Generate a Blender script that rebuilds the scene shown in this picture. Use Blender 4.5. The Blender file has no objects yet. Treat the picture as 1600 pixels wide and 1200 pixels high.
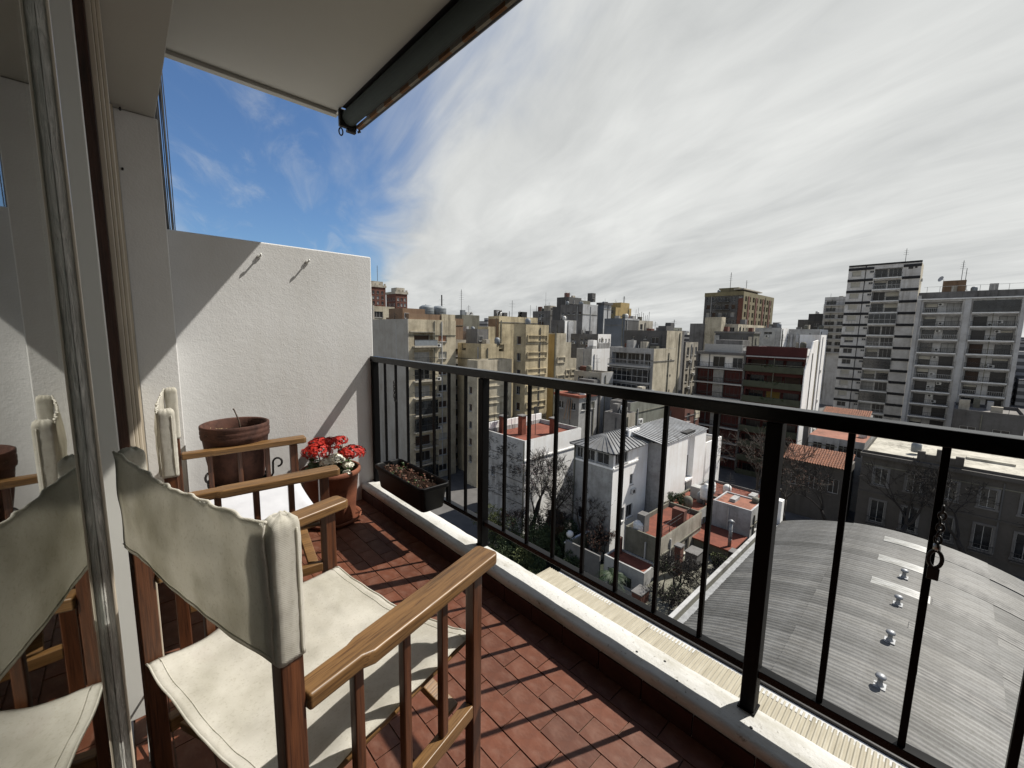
import bpy, math, random
from mathutils import Matrix, Vector, noise

random.seed(7)
SC = bpy.context.scene
COL = SC.collection
R = math.radians
PI = math.pi

# ------------------------------------------------------------------ camera, sky, sun, exposure
cam_data = bpy.data.cameras.new("camera")
cam = bpy.data.objects.new("camera", cam_data)
COL.objects.link(cam)
yaw, pit, rol = R(46.808), R(7.323), R(0.963)
fwd = Vector((math.cos(yaw) * math.cos(pit), math.sin(yaw) * math.cos(pit), -math.sin(pit)))
rgt = fwd.cross(Vector((0, 0, 1))).normalized()
upv = rgt.cross(fwd)
r2 = rgt * math.cos(rol) + upv * math.sin(rol)
u2 = -rgt * math.sin(rol) + upv * math.cos(rol)
cam.matrix_world = Matrix(((r2.x, u2.x, -fwd.x, 0), (r2.y, u2.y, -fwd.y, 0), (r2.z, u2.z, -fwd.z, 0), (0, 0, 0, 1)))
cam_data.sensor_width = 36.0
cam_data.lens = 646.58 / 1600 * 36
cam_data.clip_start = 0.02
cam_data.clip_end = 6000
SC.camera = cam
SC.render.engine = 'CYCLES'
SC.cycles.use_denoising = True
SC.cycles.max_bounces = 7
SC.cycles.diffuse_bounces = 3
SC.cycles.glossy_bounces = 3
SC.cycles.transparent_max_bounces = 12
SC.cycles.sample_clamp_indirect = 6

SUN_AZ, SUN_EL = R(-22.0), R(50.7)
sun_dir = Vector((math.cos(SUN_AZ) * math.cos(SUN_EL), math.sin(SUN_AZ) * math.cos(SUN_EL), math.sin(SUN_EL)))
sun_data = bpy.data.lights.new("sun", 'SUN')
sun_data.energy = 5.0
sun_data.angle = R(0.5)
sun_data.color = (1.0, 0.95, 0.87)
sun = bpy.data.objects.new("sun", sun_data)
COL.objects.link(sun)
sun.rotation_euler = sun_dir.to_track_quat('Z', 'Y').to_euler()

SC.view_settings.view_transform = 'Standard'
SC.view_settings.look = 'None'
SC.view_settings.exposure = 0.50
SC.view_settings.gamma = 1.0
SC.view_settings.use_curve_mapping = False

world = bpy.data.worlds.new("World")
SC.world = world
world.use_nodes = True
wn, wl = world.node_tree.nodes, world.node_tree.links
wn.clear()


def wnode(t, **kw):
    n = wn.new(t)
    for k, v in kw.items():
        setattr(n, k, v)
    return n


def wmath(op, a, b=None, c=None, clamp=False):
    n = wn.new('ShaderNodeMath'); n.operation = op; n.use_clamp = clamp
    for i, v in enumerate((a, b, c)):
        if v is None:
            continue
        if isinstance(v, (int, float)):
            n.inputs[i].default_value = v
        else:
            wl.new(v, n.inputs[i])
    return n.outputs[0]


sky = wnode('ShaderNodeTexSky', sky_type='NISHITA')
sky.sun_disc = False
sky.sun_elevation = SUN_EL
sky.sun_rotation = R(90) - SUN_AZ
sky.air_density = 1.0
sky.dust_density = 0.6
sky.ozone_density = 2.0
tc = wnode('ShaderNodeTexCoord')
sep = wnode('ShaderNodeSeparateXYZ')
wl.new(tc.outputs['Generated'], sep.inputs[0])
zc = wmath('ADD', wmath('MAXIMUM', sep.outputs[2], 0.0), 0.12)
px = wmath('DIVIDE', sep.outputs[0], zc)
py = wmath('DIVIDE', sep.outputs[1], zc)
# cloud-layer coordinates: t along the streaks (azimuth 70 deg), s across them
ca, sa = math.cos(R(68)), math.sin(R(68))
t_ = wmath('ADD', wmath('MULTIPLY', px, ca), wmath('MULTIPLY', py, sa))
s_ = wmath('SUBTRACT', wmath('MULTIPLY', px, sa), wmath('MULTIPLY', py, ca))


def wnoise(xs, ys, scale, detail, rough=0.55, dist=0.0, off=0.0):
    cmb = wnode('ShaderNodeCombineXYZ')
    wl.new(wmath('MULTIPLY', t_, xs), cmb.inputs[0])
    wl.new(wmath('MULTIPLY', s_, ys), cmb.inputs[1])
    cmb.inputs[2].default_value = off
    n = wnode('ShaderNodeTexNoise')
    wl.new(cmb.outputs[0], n.inputs['Vector'])
    n.inputs['Scale'].default_value = scale
    n.inputs['Detail'].default_value = detail
    n.inputs['Roughness'].default_value = rough
    n.inputs['Distortion'].default_value = dist
    return n.outputs['Fac']


broad = wnoise(0.45, 1.0, 0.8, 4, 0.5, 0.3, 2.0)
streak = wnoise(0.42, 1.0, 1.9, 6, 0.55, 0.7, 7.0)
fine = wnoise(0.36, 1.0, 4.6, 9, 0.62, 0.9, 4.0)
# sheet of cloud whose edge runs along the streaks; a clear band beyond it
edge = wmath('ADD', wmath('MULTIPLY', px, -0.94), wmath('MULTIPLY', py, 0.346))
edge = wmath('SUBTRACT', 0.62, wmath('ABSOLUTE', wmath('SUBTRACT', wmath('ADD', edge, 0.27), 0.62)))  # cloud returns past the band, added behind the camera to neutralise blue fill
edge = wmath('ADD', edge, wmath('MULTIPLY', wmath('SUBTRACT', streak, 0.5), -1.1))
edge = wmath('ADD', edge, wmath('MULTIPLY', wmath('SUBTRACT', broad, 0.5), -0.7))
mr = wnode('ShaderNodeMapRange', interpolation_type='SMOOTHERSTEP')
wl.new(edge, mr.inputs[0])
mr.inputs[1].default_value = -0.42; mr.inputs[2].default_value = 0.40
mr.inputs[3].default_value = 1.0; mr.inputs[4].default_value = 0.0
wisp = wnode('ShaderNodeMapRange', interpolation_type='SMOOTHSTEP')
wl.new(fine, wisp.inputs[0])
wisp.inputs[1].default_value = 0.48; wisp.inputs[2].default_value = 0.86
wisp.inputs[3].default_value = 0.0; wisp.inputs[4].default_value = 0.34
cover = wmath('MAXIMUM', mr.outputs[0], wisp.outputs[0])
# light and darker folds in the cloud sheet
fold = wmath('ADD', wmath('MULTIPLY', streak, 0.46), wmath('ADD', wmath('MULTIPLY', fine, 0.26), wmath('MULTIPLY', broad, 0.62)))
cr = wnode('ShaderNodeValToRGB')
wl.new(fold, cr.inputs[0])
cr.color_ramp.elements[0].position = 0.48; cr.color_ramp.elements[0].color = (5.2, 5.35, 5.35, 1)
cr.color_ramp.elements[1].position = 0.86; cr.color_ramp.elements[1].color = (8.3, 8.4, 8.2, 1)
skyc = wnode('ShaderNodeMix', data_type='RGBA', blend_type='MULTIPLY')
skyc.inputs[0].default_value = 1.0
wl.new(sky.outputs[0], skyc.inputs[6])
skyc.inputs[7].default_value = (0.74, 0.94, 1.15, 1)
mixc = wnode('ShaderNodeMix', data_type='RGBA')
wl.new(cover, mixc.inputs[0])
wl.new(skyc.outputs[2], mixc.inputs[6])
wl.new(cr.outputs[0], mixc.inputs[7])
bg = wnode('ShaderNodeBackground')
bg.inputs['Strength'].default_value = 0.070
wl.new(mixc.outputs[2], bg.inputs['Color'])
wo = wnode('ShaderNodeOutputWorld')
wl.new(bg.outputs[0], wo.inputs['Surface'])

# ------------------------------------------------------------------ helpers: materials
MATS = {}


class NT:
    def __init__(self, name):
        self.m = bpy.data.materials.new(name)
        self.m.use_nodes = True
        self.n, self.l = self.m.node_tree.nodes, self.m.node_tree.links
        self.b = self.n['Principled BSDF']
        self.out = self.n['Material Output']
        self.tc = None
        MATS[name] = self.m

    def coord(self, scale=(1, 1, 1), kind='Object', rot=(0, 0, 0)):
        if self.tc is None:
            self.tc = self.n.new('ShaderNodeTexCoord')
        mp = self.n.new('ShaderNodeMapping')
        mp.inputs['Scale'].default_value = scale
        mp.inputs['Rotation'].default_value = rot
        self.l.new(self.tc.outputs[kind], mp.inputs[0])
        return mp.outputs[0]

    def noise(self, co, scale, detail=4, rough=0.55, dist=0.0):
        n = self.n.new('ShaderNodeTexNoise')
        self.l.new(co, n.inputs['Vector'])
        n.inputs['Scale'].default_value = scale
        n.inputs['Detail'].default_value = detail
        n.inputs['Roughness'].default_value = rough
        n.inputs['Distortion'].default_value = dist
        return n.outputs['Fac']

    def ramp(self, fac, stops):
        r = self.n.new('ShaderNodeValToRGB')
        self.l.new(fac, r.inputs[0])
        e = r.color_ramp.elements
        while len(e) < len(stops):
            e.new(0.5)
        for i, (p, c) in enumerate(stops):
            e[i].position = p
            e[i].color = (*c, 1) if len(c) == 3 else c
        return r.outputs[0]

    def mul(self, a, b, fac=1.0, mode='MULTIPLY'):
        m = self.n.new('ShaderNodeMix'); m.data_type = 'RGBA'; m.blend_type = mode
        for i, v in ((0, fac), (6, a), (7, b)):
            if hasattr(v, 'is_linked') or isinstance(v, bpy.types.NodeSocket):
                self.l.new(v, m.inputs[i])
            elif i == 0:
                m.inputs[0].default_value = v
            else:
                m.inputs[i].default_value = (*v, 1)
        return m.outputs[2]

    def bump(self, h, strength, dist=0.01):
        b = self.n.new('ShaderNodeBump')
        b.inputs['Strength'].default_value = strength
        b.inputs['Distance'].default_value = dist
        self.l.new(h, b.inputs['Height'])
        self.l.new(b.outputs[0], self.b.inputs['Normal'])

    def color(self, c):
        if isinstance(c, bpy.types.NodeSocket):
            self.l.new(c, self.b.inputs['Base Color'])
        else:
            self.b.inputs['Base Color'].default_value = (*c, 1)

    def set(self, rough=0.6, metal=0.0, spec=0.5):
        self.b.inputs['Roughness'].default_value = rough
        self.b.inputs['Metallic'].default_value = metal
        self.b.inputs['Specular IOR Level'].default_value = spec
        return self.m


def sc3(c, k):
    return tuple(min(1, v * k) for v in c)


def wall_mat(name, c, stain=0.35, rough=0.9, scale=1.0):
    """painted render with rain streaks and patches of dirt"""
    t = NT(name)
    a = t.noise(t.coord((1.0 * scale, 1.0 * scale, 0.06 * scale)), 1.5, 6, 0.66)
    msk = t.noise(t.coord((1, 1, .6)), 0.16 * scale, 3, 0.5)
    b = t.noise(t.coord((1, 1, 1)), 0.30 * scale, 7, 0.68)
    c1 = t.ramp(a, ((0.34, sc3((1, .96, .91), 1 - stain)), (0.54, (1, 1, 1))))
    mk = t.ramp(msk, ((0.40, (0, 0, 0)), (0.62, (.9, .9, .9))))
    c2 = t.ramp(b, ((0.30, sc3((1, .97, .93), 1 - stain * .8)), (0.58, (1.0, 1.0, 1.0))))
    sp = t.ramp(t.noise(t.coord(), 3.2 * scale, 5, 0.7), ((0.30, sc3((1, 1, 1), 1 - stain * .45)), (0.46, (1, 1, 1))))
    t.color(t.mul(t.mul(t.mul(c, c1, mk), c2), sp))
    f = t.noise(t.coord(), 14, 3)
    t.bump(f, 0.15, 0.02)
    return t.set(rough)


def plain(name, c, rough=0.6, metal=0.0, var=0.2, scale=6.0, spec=0.5):
    t = NT(name)
    b = t.noise(t.coord(), scale, 4, 0.6)
    t.color(t.mul(c, t.ramp(b, ((0.3, sc3((1, 1, 1), 1 - var)), (0.7, (1, 1, 1))))))
    return t.set(rough, metal, spec)


# ------------------------------------------------------------------ helpers: meshes
class MB:
    def __init__(self):
        self.v, self.f, self.mi = [], [], []

    def quad(self, *p, m=0):
        i = len(self.v)
        self.v += [tuple(q) for q in p]
        self.f.append(tuple(range(i, i + len(p))))
        self.mi.append(m)
        return self

    def box(self, x0, x1, y0, y1, z0, z1, m=0, top=True, bot=True):
        i = len(self.v)
        self.v += [(x0, y0, z0), (x1, y0, z0), (x1, y1, z0), (x0, y1, z0), (x0, y0, z1), (x1, y0, z1), (x1, y1, z1), (x0, y1, z1)]
        fs = [(0, 1, 5, 4), (1, 2, 6, 5), (2, 3, 7, 6), (3, 0, 4, 7)]
        if bot:
            fs.append((3, 2, 1, 0))
        if top:
            fs.append((4, 5, 6, 7))
        for f in fs:
            self.f.append(tuple(i + k for k in f))
            self.mi.append(m)
        return self

    def bar(self, a, b, w, h, m=0, up=(0, 0, 1)):
        """square bar from a to b, w across, h along 'up'"""
        a, b = Vector(a), Vector(b)
        d = (b - a).normalized()
        s = d.cross(Vector(up))
        if s.length < 1e-4:
            s = d.cross(Vector((1, 0, 0)))
        s.normalize()
        u = s.cross(d)
        i = len(self.v)
        for p in (a, b):
            for x, y in ((-1, -1), (1, -1), (1, 1), (-1, 1)):
                self.v.append(tuple(p + s * (x * w / 2) + u * (y * h / 2)))
        for f in ((0, 3, 2, 1), (4, 5, 6, 7), (0, 1, 5, 4), (1, 2, 6, 5), (2, 3, 7, 6), (3, 0, 4, 7)):
            self.f.append(tuple(i + k for k in f))
            self.mi.append(m)
        return self

    def tube(self, pts, rad, seg=8, m=0, cap=True):
        pts = [Vector(p) for p in pts]
        n = len(pts)
        rs = rad if isinstance(rad, (list, tuple)) else [rad] * n
        i = len(self.v)
        ref = None
        for k, p in enumerate(pts):
            d = (pts[min(k + 1, n - 1)] - pts[max(k - 1, 0)])
            d = d.normalized() if d.length > 1e-9 else Vector((0, 0, 1))
            if ref is None:
                ref = d.orthogonal().normalized()
            s = (ref - d * ref.dot(d))
            s = s.normalized() if s.length > 1e-6 else d.orthogonal().normalized()
            ref = s
            u = d.cross(s)
            for j in range(seg):
                a = 2 * PI * j / seg
                self.v.append(tuple(p + (s * math.cos(a) + u * math.sin(a)) * rs[k]))
        for k in range(n - 1):
            for j in range(seg):
                a, b = i + k * seg + j, i + k * seg + (j + 1) % seg
                self.f.append((a, b, b + seg, a + seg))
                self.mi.append(m)
        if cap:
            self.f.append(tuple(i + j for j in range(seg))[::-1]); self.mi.append(m)
            self.f.append(tuple(i + (n - 1) * seg + j for j in range(seg))); self.mi.append(m)
        return self

    def lathe(self, prof, c=(0, 0), seg=32, m=0, z=0.0):
        i = len(self.v)
        for r, h in prof:
            for j in range(seg):
                a = 2 * PI * j / seg
                self.v.append((c[0] + r * math.cos(a), c[1] + r * math.sin(a), z + h))
        for k in range(len(prof) - 1):
            for j in range(seg):
                a, b = i + k * seg + j, i + k * seg + (j + 1) % seg
                self.f.append((a, b, b + seg, a + seg)); self.mi.append(m)
        return self

    def torus(self, c, r, rr, axis='z', seg=16, seg2=6, sx=1.0, m=0):
        pts = []
        for k in range(seg + 1):
            a = 2 * PI * k / seg
            p = (r * math.cos(a) * sx, r * math.sin(a), 0)
            if axis == 'x':
                p = (0, p[0], p[1])
            elif axis == 'y':
                p = (p[0], 0, p[1])
            pts.append((c[0] + p[0], c[1] + p[1], c[2] + p[2]))
        return self.tube(pts, rr, seg2, m, cap=False)

    def grid(self, nu, nv, fn, m=0):
        i = len(self.v)
        for a in range(nu + 1):
            for b in range(nv + 1):
                self.v.append(tuple(fn(a / nu, b / nv)))
        for a in range(nu):
            for b in range(nv):
                k = i + a * (nv + 1) + b
                self.f.append((k, k + nv + 1, k + nv + 2, k + 1)); self.mi.append(m)
        return self

    def mesh(self, name, mats, smooth=False):
        me = bpy.data.meshes.new(name)
        me.from_pydata(self.v, [], self.f)
        mats = mats if isinstance(mats, (list, tuple)) else [mats]
        for k in mats:
            me.materials.append(k)
        if len(mats) > 1:
            me.polygons.foreach_set('material_index', self.mi)
        if smooth:
            me.polygons.foreach_set('use_smooth', [True] * len(me.polygons))
        me.update()
        return me

    def build(self, name, mats, parent=None, smooth=False, bevel=0.0, loc=None, rot=None, solid=0.0, seg=2):
        return link(name, self.mesh(name, mats, smooth), parent, loc, rot, bevel, solid, seg, smooth)


def link(name, me, parent=None, loc=None, rot=None, bevel=0.0, solid=0.0, seg=2, smooth=False):
    o = bpy.data.objects.new(name, me)
    COL.objects.link(o)
    if parent is not None:
        o.parent = parent
    if loc is not None:
        o.location = loc
    if rot is not None:
        o.rotation_euler = (0, 0, rot) if isinstance(rot, (int, float)) else rot
    if solid:
        s = o.modifiers.new('solid', 'SOLIDIFY'); s.thickness = solid; s.offset = 0
    if bevel:
        b = o.modifiers.new('bevel', 'BEVEL'); b.width = bevel; b.segments = seg; b.limit_method = 'ANGLE'; b.angle_limit = R(35)
        if not smooth:
            o.data.polygons.foreach_set('use_smooth', [True] * len(o.data.polygons))
            w = o.modifiers.new('wn', 'WEIGHTED_NORMAL'); w.keep_sharp = True
    return o


def tag(o, label=None, cat=None, group=None, kind=None):
    if label: o['label'] = label
    if cat: o['category'] = cat
    if group: o['group'] = group
    if kind: o['kind'] = kind
    return o


def thing(name, label, cat, loc=(0, 0, 0), rot=0.0, group=None):
    o = bpy.data.objects.new(name, None)
    COL.objects.link(o)
    o.location = loc
    o.rotation_euler = (0, 0, rot)
    o.empty_display_size = 0.2
    return tag(o, label, cat, group)


def nz(x, y, z=0.0, s=1.0):
    return noise.noise(Vector((x * s, y * s, z * s)))

# ------------------------------------------------------------------ materials of the balcony
FZ = -1.13            # balcony floor level (the camera is at the origin)
t = NT('white_plaster')
co = t.coord()
h = t.noise(co, 120, 4, 0.62, 0.3)
h2 = t.noise(co, 34, 4, 0.6)
big = t.noise(co, 2.2, 4, 0.6)
t.color(t.mul(t.mul((.58, .582, .58), t.ramp(big, ((.3, (.88, .875, .86)), (.65, (1, 1, 1))))), t.ramp(t.noise(t.coord((6, 6, .5)), 1.2, 5, .6), ((.30, (.95, .945, .93)), (.48, (1, 1, 1))))))
mx = t.n.new('ShaderNodeMath'); mx.operation = 'ADD'
t.l.new(h, mx.inputs[0]); t.l.new(h2, mx.inputs[1])
t.bump(mx.outputs[0], 0.22, 0.006)
t.set(.88, 0, .3)

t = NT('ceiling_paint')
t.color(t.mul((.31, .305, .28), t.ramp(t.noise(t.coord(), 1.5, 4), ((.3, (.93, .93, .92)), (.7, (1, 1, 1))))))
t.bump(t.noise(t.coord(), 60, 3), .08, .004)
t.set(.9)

t = NT('ledge_paint')
co = t.coord()
sp = t.noise(co, 55, 5, .7)
st = t.noise(t.coord((1, .35, 1)), 9, 5, .65)
c1 = t.ramp(sp, ((.30, (.42, .40, .36)), (.40, (1, 1, 1))))
c2 = t.ramp(st, ((.33, (.70, .68, .62)), (.52, (1, 1, 1))))
t.color(t.mul(t.mul((.50, .50, .485), c1), c2))
t.bump(t.noise(co, 85, 5, .7), .5, .006)
t.set(.85, 0, .3)

t = NT('terracotta_tile')
oi = t.n.new('ShaderNodeObjectInfo')
vr = t.ramp(oi.outputs['Random'], ((0.0, (.80, .78, .78)), (.5, (1, 1, 1)), (1.0, (1.16, 1.08, 1.02))))
nn = t.ramp(t.noise(t.coord(), 26, 6, .65), ((.32, (.78, .76, .74)), (.62, (1.05, 1.05, 1.05))))
dust = t.ramp(t.noise(t.coord((1, 1, 1), 'Generated'), 3.1, 5, .6), ((.45, (0, 0, 0)), (.80, (.22, .22, .22))))
base = t.mul(t.mul((.104, .036, .0185), vr), nn)
t.color(t.mul(base, (.34, .22, .17), dust, 'MIX'))
t.bump(t.noise(t.coord(), 70, 4), .12, .003)
t.set(.52, 0, .4)

plain('grout', (.15, .095, .068), .95, 0, .45, 60)
plain('black_paint', (.003, .003, .0033), .45, 0, .3, 30, .10)
plain('rail_gloss', (.003, .003, .0033), .24, 0, .3, 30, .22)
plain('skirting_shaded', (.045, .013, .009), .6, 0, .4, 30, .3)  # floor-tile red darkened; the shade under the ledge is put into the colour
plain('black_plastic', (.0025, .0025, .003), .5, 0, .2, 30, .16)
plain('dark_iron', (.014, .012, .011), .5, .3, .4, 40)
plain('steel', (.45, .45, .44), .35, .9, .3, 40)


def wood(name, c, axis, rough=.36):
    t = NT(name)
    s = [34, 34, 34]; s[axis] = 1.6
    g = t.noise(t.coord(tuple(s)), 1.7, 6, .62, .8)
    s2 = [190, 190, 190]; s2[axis] = 7
    g2 = t.noise(t.coord(tuple(s2)), 1.5, 3, .6)
    c1 = t.ramp(g, ((.26, sc3(c, .34)), (.42, sc3(c, .8)), (.56, c), (.78, sc3(c, 1.5))))
    t.color(t.mul(c1, t.ramp(g2, ((.34, (.45, .40, .36)), (.52, (1, 1, 1))))))
    t.bump(g2, .22, .002)
    return t.set(rough, 0, .5)


wood('oiled_wood_long_lit', (.165, .088, .031), 0, .42)  # sunlit gold of the arms put into the wood colour
wood('oiled_wood_upright_shade', (.078, .027, .010), 2, .42)  # same wood, coloured darker for the shade on the posts
wood('brown_lacquer', (.045, .018, .010), 2, .4)

t = NT('canvas')
co = t.coord()
w1 = t.n.new('ShaderNodeTexWave'); w1.wave_type = 'BANDS'; w1.bands_direction = 'X'
w1.inputs['Scale'].default_value = 260; w1.inputs['Distortion'].default_value = .6
t.l.new(co, w1.inputs['Vector'])
w2 = t.n.new('ShaderNodeTexWave'); w2.wave_type = 'BANDS'; w2.bands_direction = 'DIAGONAL'
w2.inputs['Scale'].default_value = 190; w2.inputs['Distortion'].default_value = .6
t.l.new(co, w2.inputs['Vector'])
mm = t.n.new('ShaderNodeMath'); mm.operation = 'ADD'
t.l.new(w1.outputs['Fac'], mm.inputs[0]); t.l.new(w2.outputs['Fac'], mm.inputs[1])
blot = t.ramp(t.noise(co, 7, 5, .6), ((.30, (.76, .75, .71)), (.60, (1, 1, 1))))
speck = t.ramp(t.noise(co, 180, 3, .6), ((.30, (.86, .85, .82)), (.45, (1, 1, 1))))
ccol = t.mul(t.mul((.72, .70, .635), blot), speck)
t.color(ccol)
crs = t.noise(t.coord((1, 1, 1.6), 'Object', (.5, .3, .4)), 16, 5, .6, 1.2)
m3 = t.n.new('ShaderNodeMath'); m3.operation = 'MULTIPLY_ADD'
t.l.new(crs, m3.inputs[0]); m3.inputs[1].default_value = 6.0; t.l.new(mm.outputs[0], m3.inputs[2])
t.bump(m3.outputs[0], .22, .0025)
t.set(.92, 0, .2)
tl = t.n.new('ShaderNodeBsdfTranslucent')
t.l.new(ccol, tl.inputs['Color'])
msh = t.n.new('ShaderNodeMixShader'); msh.inputs[0].default_value = .50
t.l.new(t.b.outputs[0], msh.inputs[1]); t.l.new(tl.outputs[0], msh.inputs[2])
t.l.new(msh.outputs[0], t.out.inputs['Surface'])

t = NT('white_fabric')
t.color(t.mul((.46, .47, .50), t.ramp(t.noise(t.coord(), 9, 4), ((.3, (.92, .92, .93)), (.6, (1, 1, 1))))))
t.set(.85, 0, .2)

t = NT('terracotta_pot')
co = t.coord()
b1 = t.ramp(t.noise(co, 11, 6, .65), ((.30, (.60, .55, .52)), (.50, (1, 1, 1)), (.78, (1.25, 1.22, 1.18))))
t.color(t.mul((.165, .058, .030), b1))
t.bump(t.noise(t.coord((1, 1, 9)), 22, 4), .25, .004)
t.set(.72, 0, .3)
t = NT('weathered_pot')
b1 = t.ramp(t.noise(t.coord(), 13, 6, .7), ((.34, (.40, .36, .34)), (.52, (1, 1, 1)), (.74, (1.5, 1.42, 1.35))))
t.color(t.mul((.060, .026, .018), b1))
t.bump(t.noise(t.coord(), 45, 5), .4, .004)
t.set(.85, 0, .3)
plain('potting_soil', (.022, .013, .009), .95, 0, .6, 70, .05)
plain('straw', (.30, .22, .12), .9, 0, .4, 50)
plain('twig_bark', (.075, .05, .035), .9, 0, .4, 60)
plain('geranium_red', (.42, .016, .007), .6, 0, .35, 90, .3)
plain('petal_white', (.80, .78, .66), .6, 0, .15, 90, .3)
plain('geranium_leaf', (.045, .085, .022), .6, 0, .4, 40, .4)
plain('dry_leaf', (.14, .055, .03), .8, 0, .5, 60)
plain('cable_black', (.010, .010, .010), .5)
plain('cream_lacquer', (.46, .41, .33), .35, 0, .15, 8)
plain('white_lacquer', (.58, .58, .55), .3, 0, .06, 3)
plain('awning_fabric', (.012, .020, .017), .9, 0, .3, 20)
plain('valance_orange', (.12, .055, .018), .9, 0, .3, 30)
plain('valance_grey', (.17, .155, .125), .9, 0, .3, 30)
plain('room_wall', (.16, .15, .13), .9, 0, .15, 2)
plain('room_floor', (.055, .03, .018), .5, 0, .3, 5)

t = NT('brushed_aluminium')
co = t.coord((60, 60, 5))
g = t.noise(co, 3, 6, .7, 1.6)
t.color(t.ramp(g, ((.30, (.30, .305, .28)), (.50, (.58, .58, .54)), (.70, (.88, .88, .82)))))
t.bump(g, .9, .004)
t.set(.45, .0)

t = NT('window_glass')
t.n.remove(t.b)
gl = t.n.new('ShaderNodeBsdfGlossy'); gl.inputs['Roughness'].default_value = .012
gl.inputs['Color'].default_value = (.94, .95, .93, 1)
tr = t.n.new('ShaderNodeBsdfTransparent'); tr.inputs['Color'].default_value = (.60, .66, .64, 1)
fr = t.n.new('ShaderNodeFresnel'); fr.inputs['IOR'].default_value = 1.8
ms = t.n.new('ShaderNodeMixShader')
t.l.new(fr.outputs[0], ms.inputs[0]); t.l.new(tr.outputs[0], ms.inputs[1]); t.l.new(gl.outputs[0], ms.inputs[2])
t.l.new(ms.outputs[0], t.out.inputs['Surface'])

M = MATS

# ------------------------------------------------------------------ balcony: floor, ledge, walls, ceiling
YN = -2.2             # how far the balcony runs on behind the camera
floor = MB().box(-.06, 1.10, YN, 2.60, FZ - .22, FZ - .0045).build('floor', M['grout'])
tag(floor, 'balcony floor of small staggered terracotta tiles', kind='structure')
TW, TL = .0765, .157
tile_mesh = MB().box(-TW / 2 + .0017, TW / 2 - .0017, -TL / 2 + .0017, TL / 2 - .0017, -.012, 0).mesh('tile', M['terracotta_tile'])
rest = MB()
tiles = []
rows = 15
for i in range(rows):
    cx = 1.09 - TW / 2 - i * TW
    off = (i % 2) * TL / 2 + .02
    k = 0
    y = 2.60 - off + TL / 2
    while y > YN:
        y -= TL
        y0, y1 = max(y, YN), min(y + TL, 2.598)
        if y1 - y0 < .02:
            continue
        full = (y1 - y0) > TL - .003
        tiles.append((cx, (y0 + y1) / 2, y1 - y0))
tiles.sort(key=lambda q: abs(q[1] - 1.05))
for n, (cx, cy, ln) in enumerate(tiles):
    dz = random.uniform(-.0012, .0012)
    if n < 292:
        o = link('tile', tile_mesh, floor, (cx, cy, FZ + dz), (random.uniform(-.006, .006), random.uniform(-.008, .008), random.uniform(-.008, .008)))
        o.scale = (1, ln / TL, 1)
    else:
        rest.box(cx - TW / 2 + .0017, cx + TW / 2 - .0017, cy - ln / 2 + .0017, cy + ln / 2 - .0017, FZ - .012, FZ + dz)
o = rest.build('tile_field', M['terracotta_tile'], floor)
o['kind'] = 'stuff'

LZ = -1.02            # top of the ledge
ledge = thing('ledge', 'white painted concrete ledge with red skirting under the black railing', 'ledge', (0, 0, FZ))
prof = [(1.094, -.215), (1.094, .072), (1.088, .082), (1.086, .098), (1.090, .107), (1.098, .110), (1.150, .112), (1.200, .108), (1.207, .102), (1.208, -.215)]
m = MB()
NY = 90
for k in range(NY + 1):
    y = YN + (2.62 - YN) * k / NY
    for (x, z) in prof:
        w = .0022 * nz(y * 9, z * 40, x * 30) + .0016 * nz(y * 30, z * 90, 5)
        m.v.append((x + (w if z > .05 else 0), y, z + (w if z > .05 else 0)))
L = len(prof)
for k in range(NY):
    for j in range(L - 1):
        a = k * L + j
        m.f.append((a, a + L, a + L + 1, a + 1)); m.mi.append(0)
m.build('ledge_top', M['ledge_paint'], ledge, smooth=True)
sk = MB().box(-.004, .004, -.077, .077, .003, .069).mesh('skirting_tile', M['skirting_shaded'])
for k in range(31):
    y = 2.60 - .079 - k * .1575
    if y > YN:
        link('skirting_tile', sk, ledge, (1.0895, y, 0))
plain('hole_dark', (.03, .03, .03), .9)
for (x, y) in ((1.135, .60), (1.122, .46), (1.165, .52), (1.125, .262)):
    MB().lathe([(.0045, 0), (.0035, .0014), (0, .0014)], (x, y), 10, 0, .1105).build('screw_hole', M['hole_dark'], ledge)

ewall = thing('end_wall', 'white roughcast wall closing the far end of the balcony', 'wall', (0, 2.6, FZ))
MB().box(.178, 1.192, 0, .16, -.2, 1.58).build('wall_panel', M['white_plaster'], ewall, bevel=.008)
for x in (.567, .808):
    hk = thing('wall_hook', 'small white hook screwed into the upper wall, %s one' % ('left' if x < .7 else 'right'), 'hook', (x, 2.6, .372))
    MB().tube([(0, .01, 0), (0, -.030, 0), (0, -.036, .006), (0, -.034, .013)], .0045, 8).build('shank', M['white_lacquer'], hk, smooth=True)
    MB().lathe([(0, -.010), (.010, -.010), (.010, .010), (0, .010)], (0, 0), 10).build('plate', M['white_lacquer'], hk, rot=(PI / 2, 0, 0))

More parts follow.
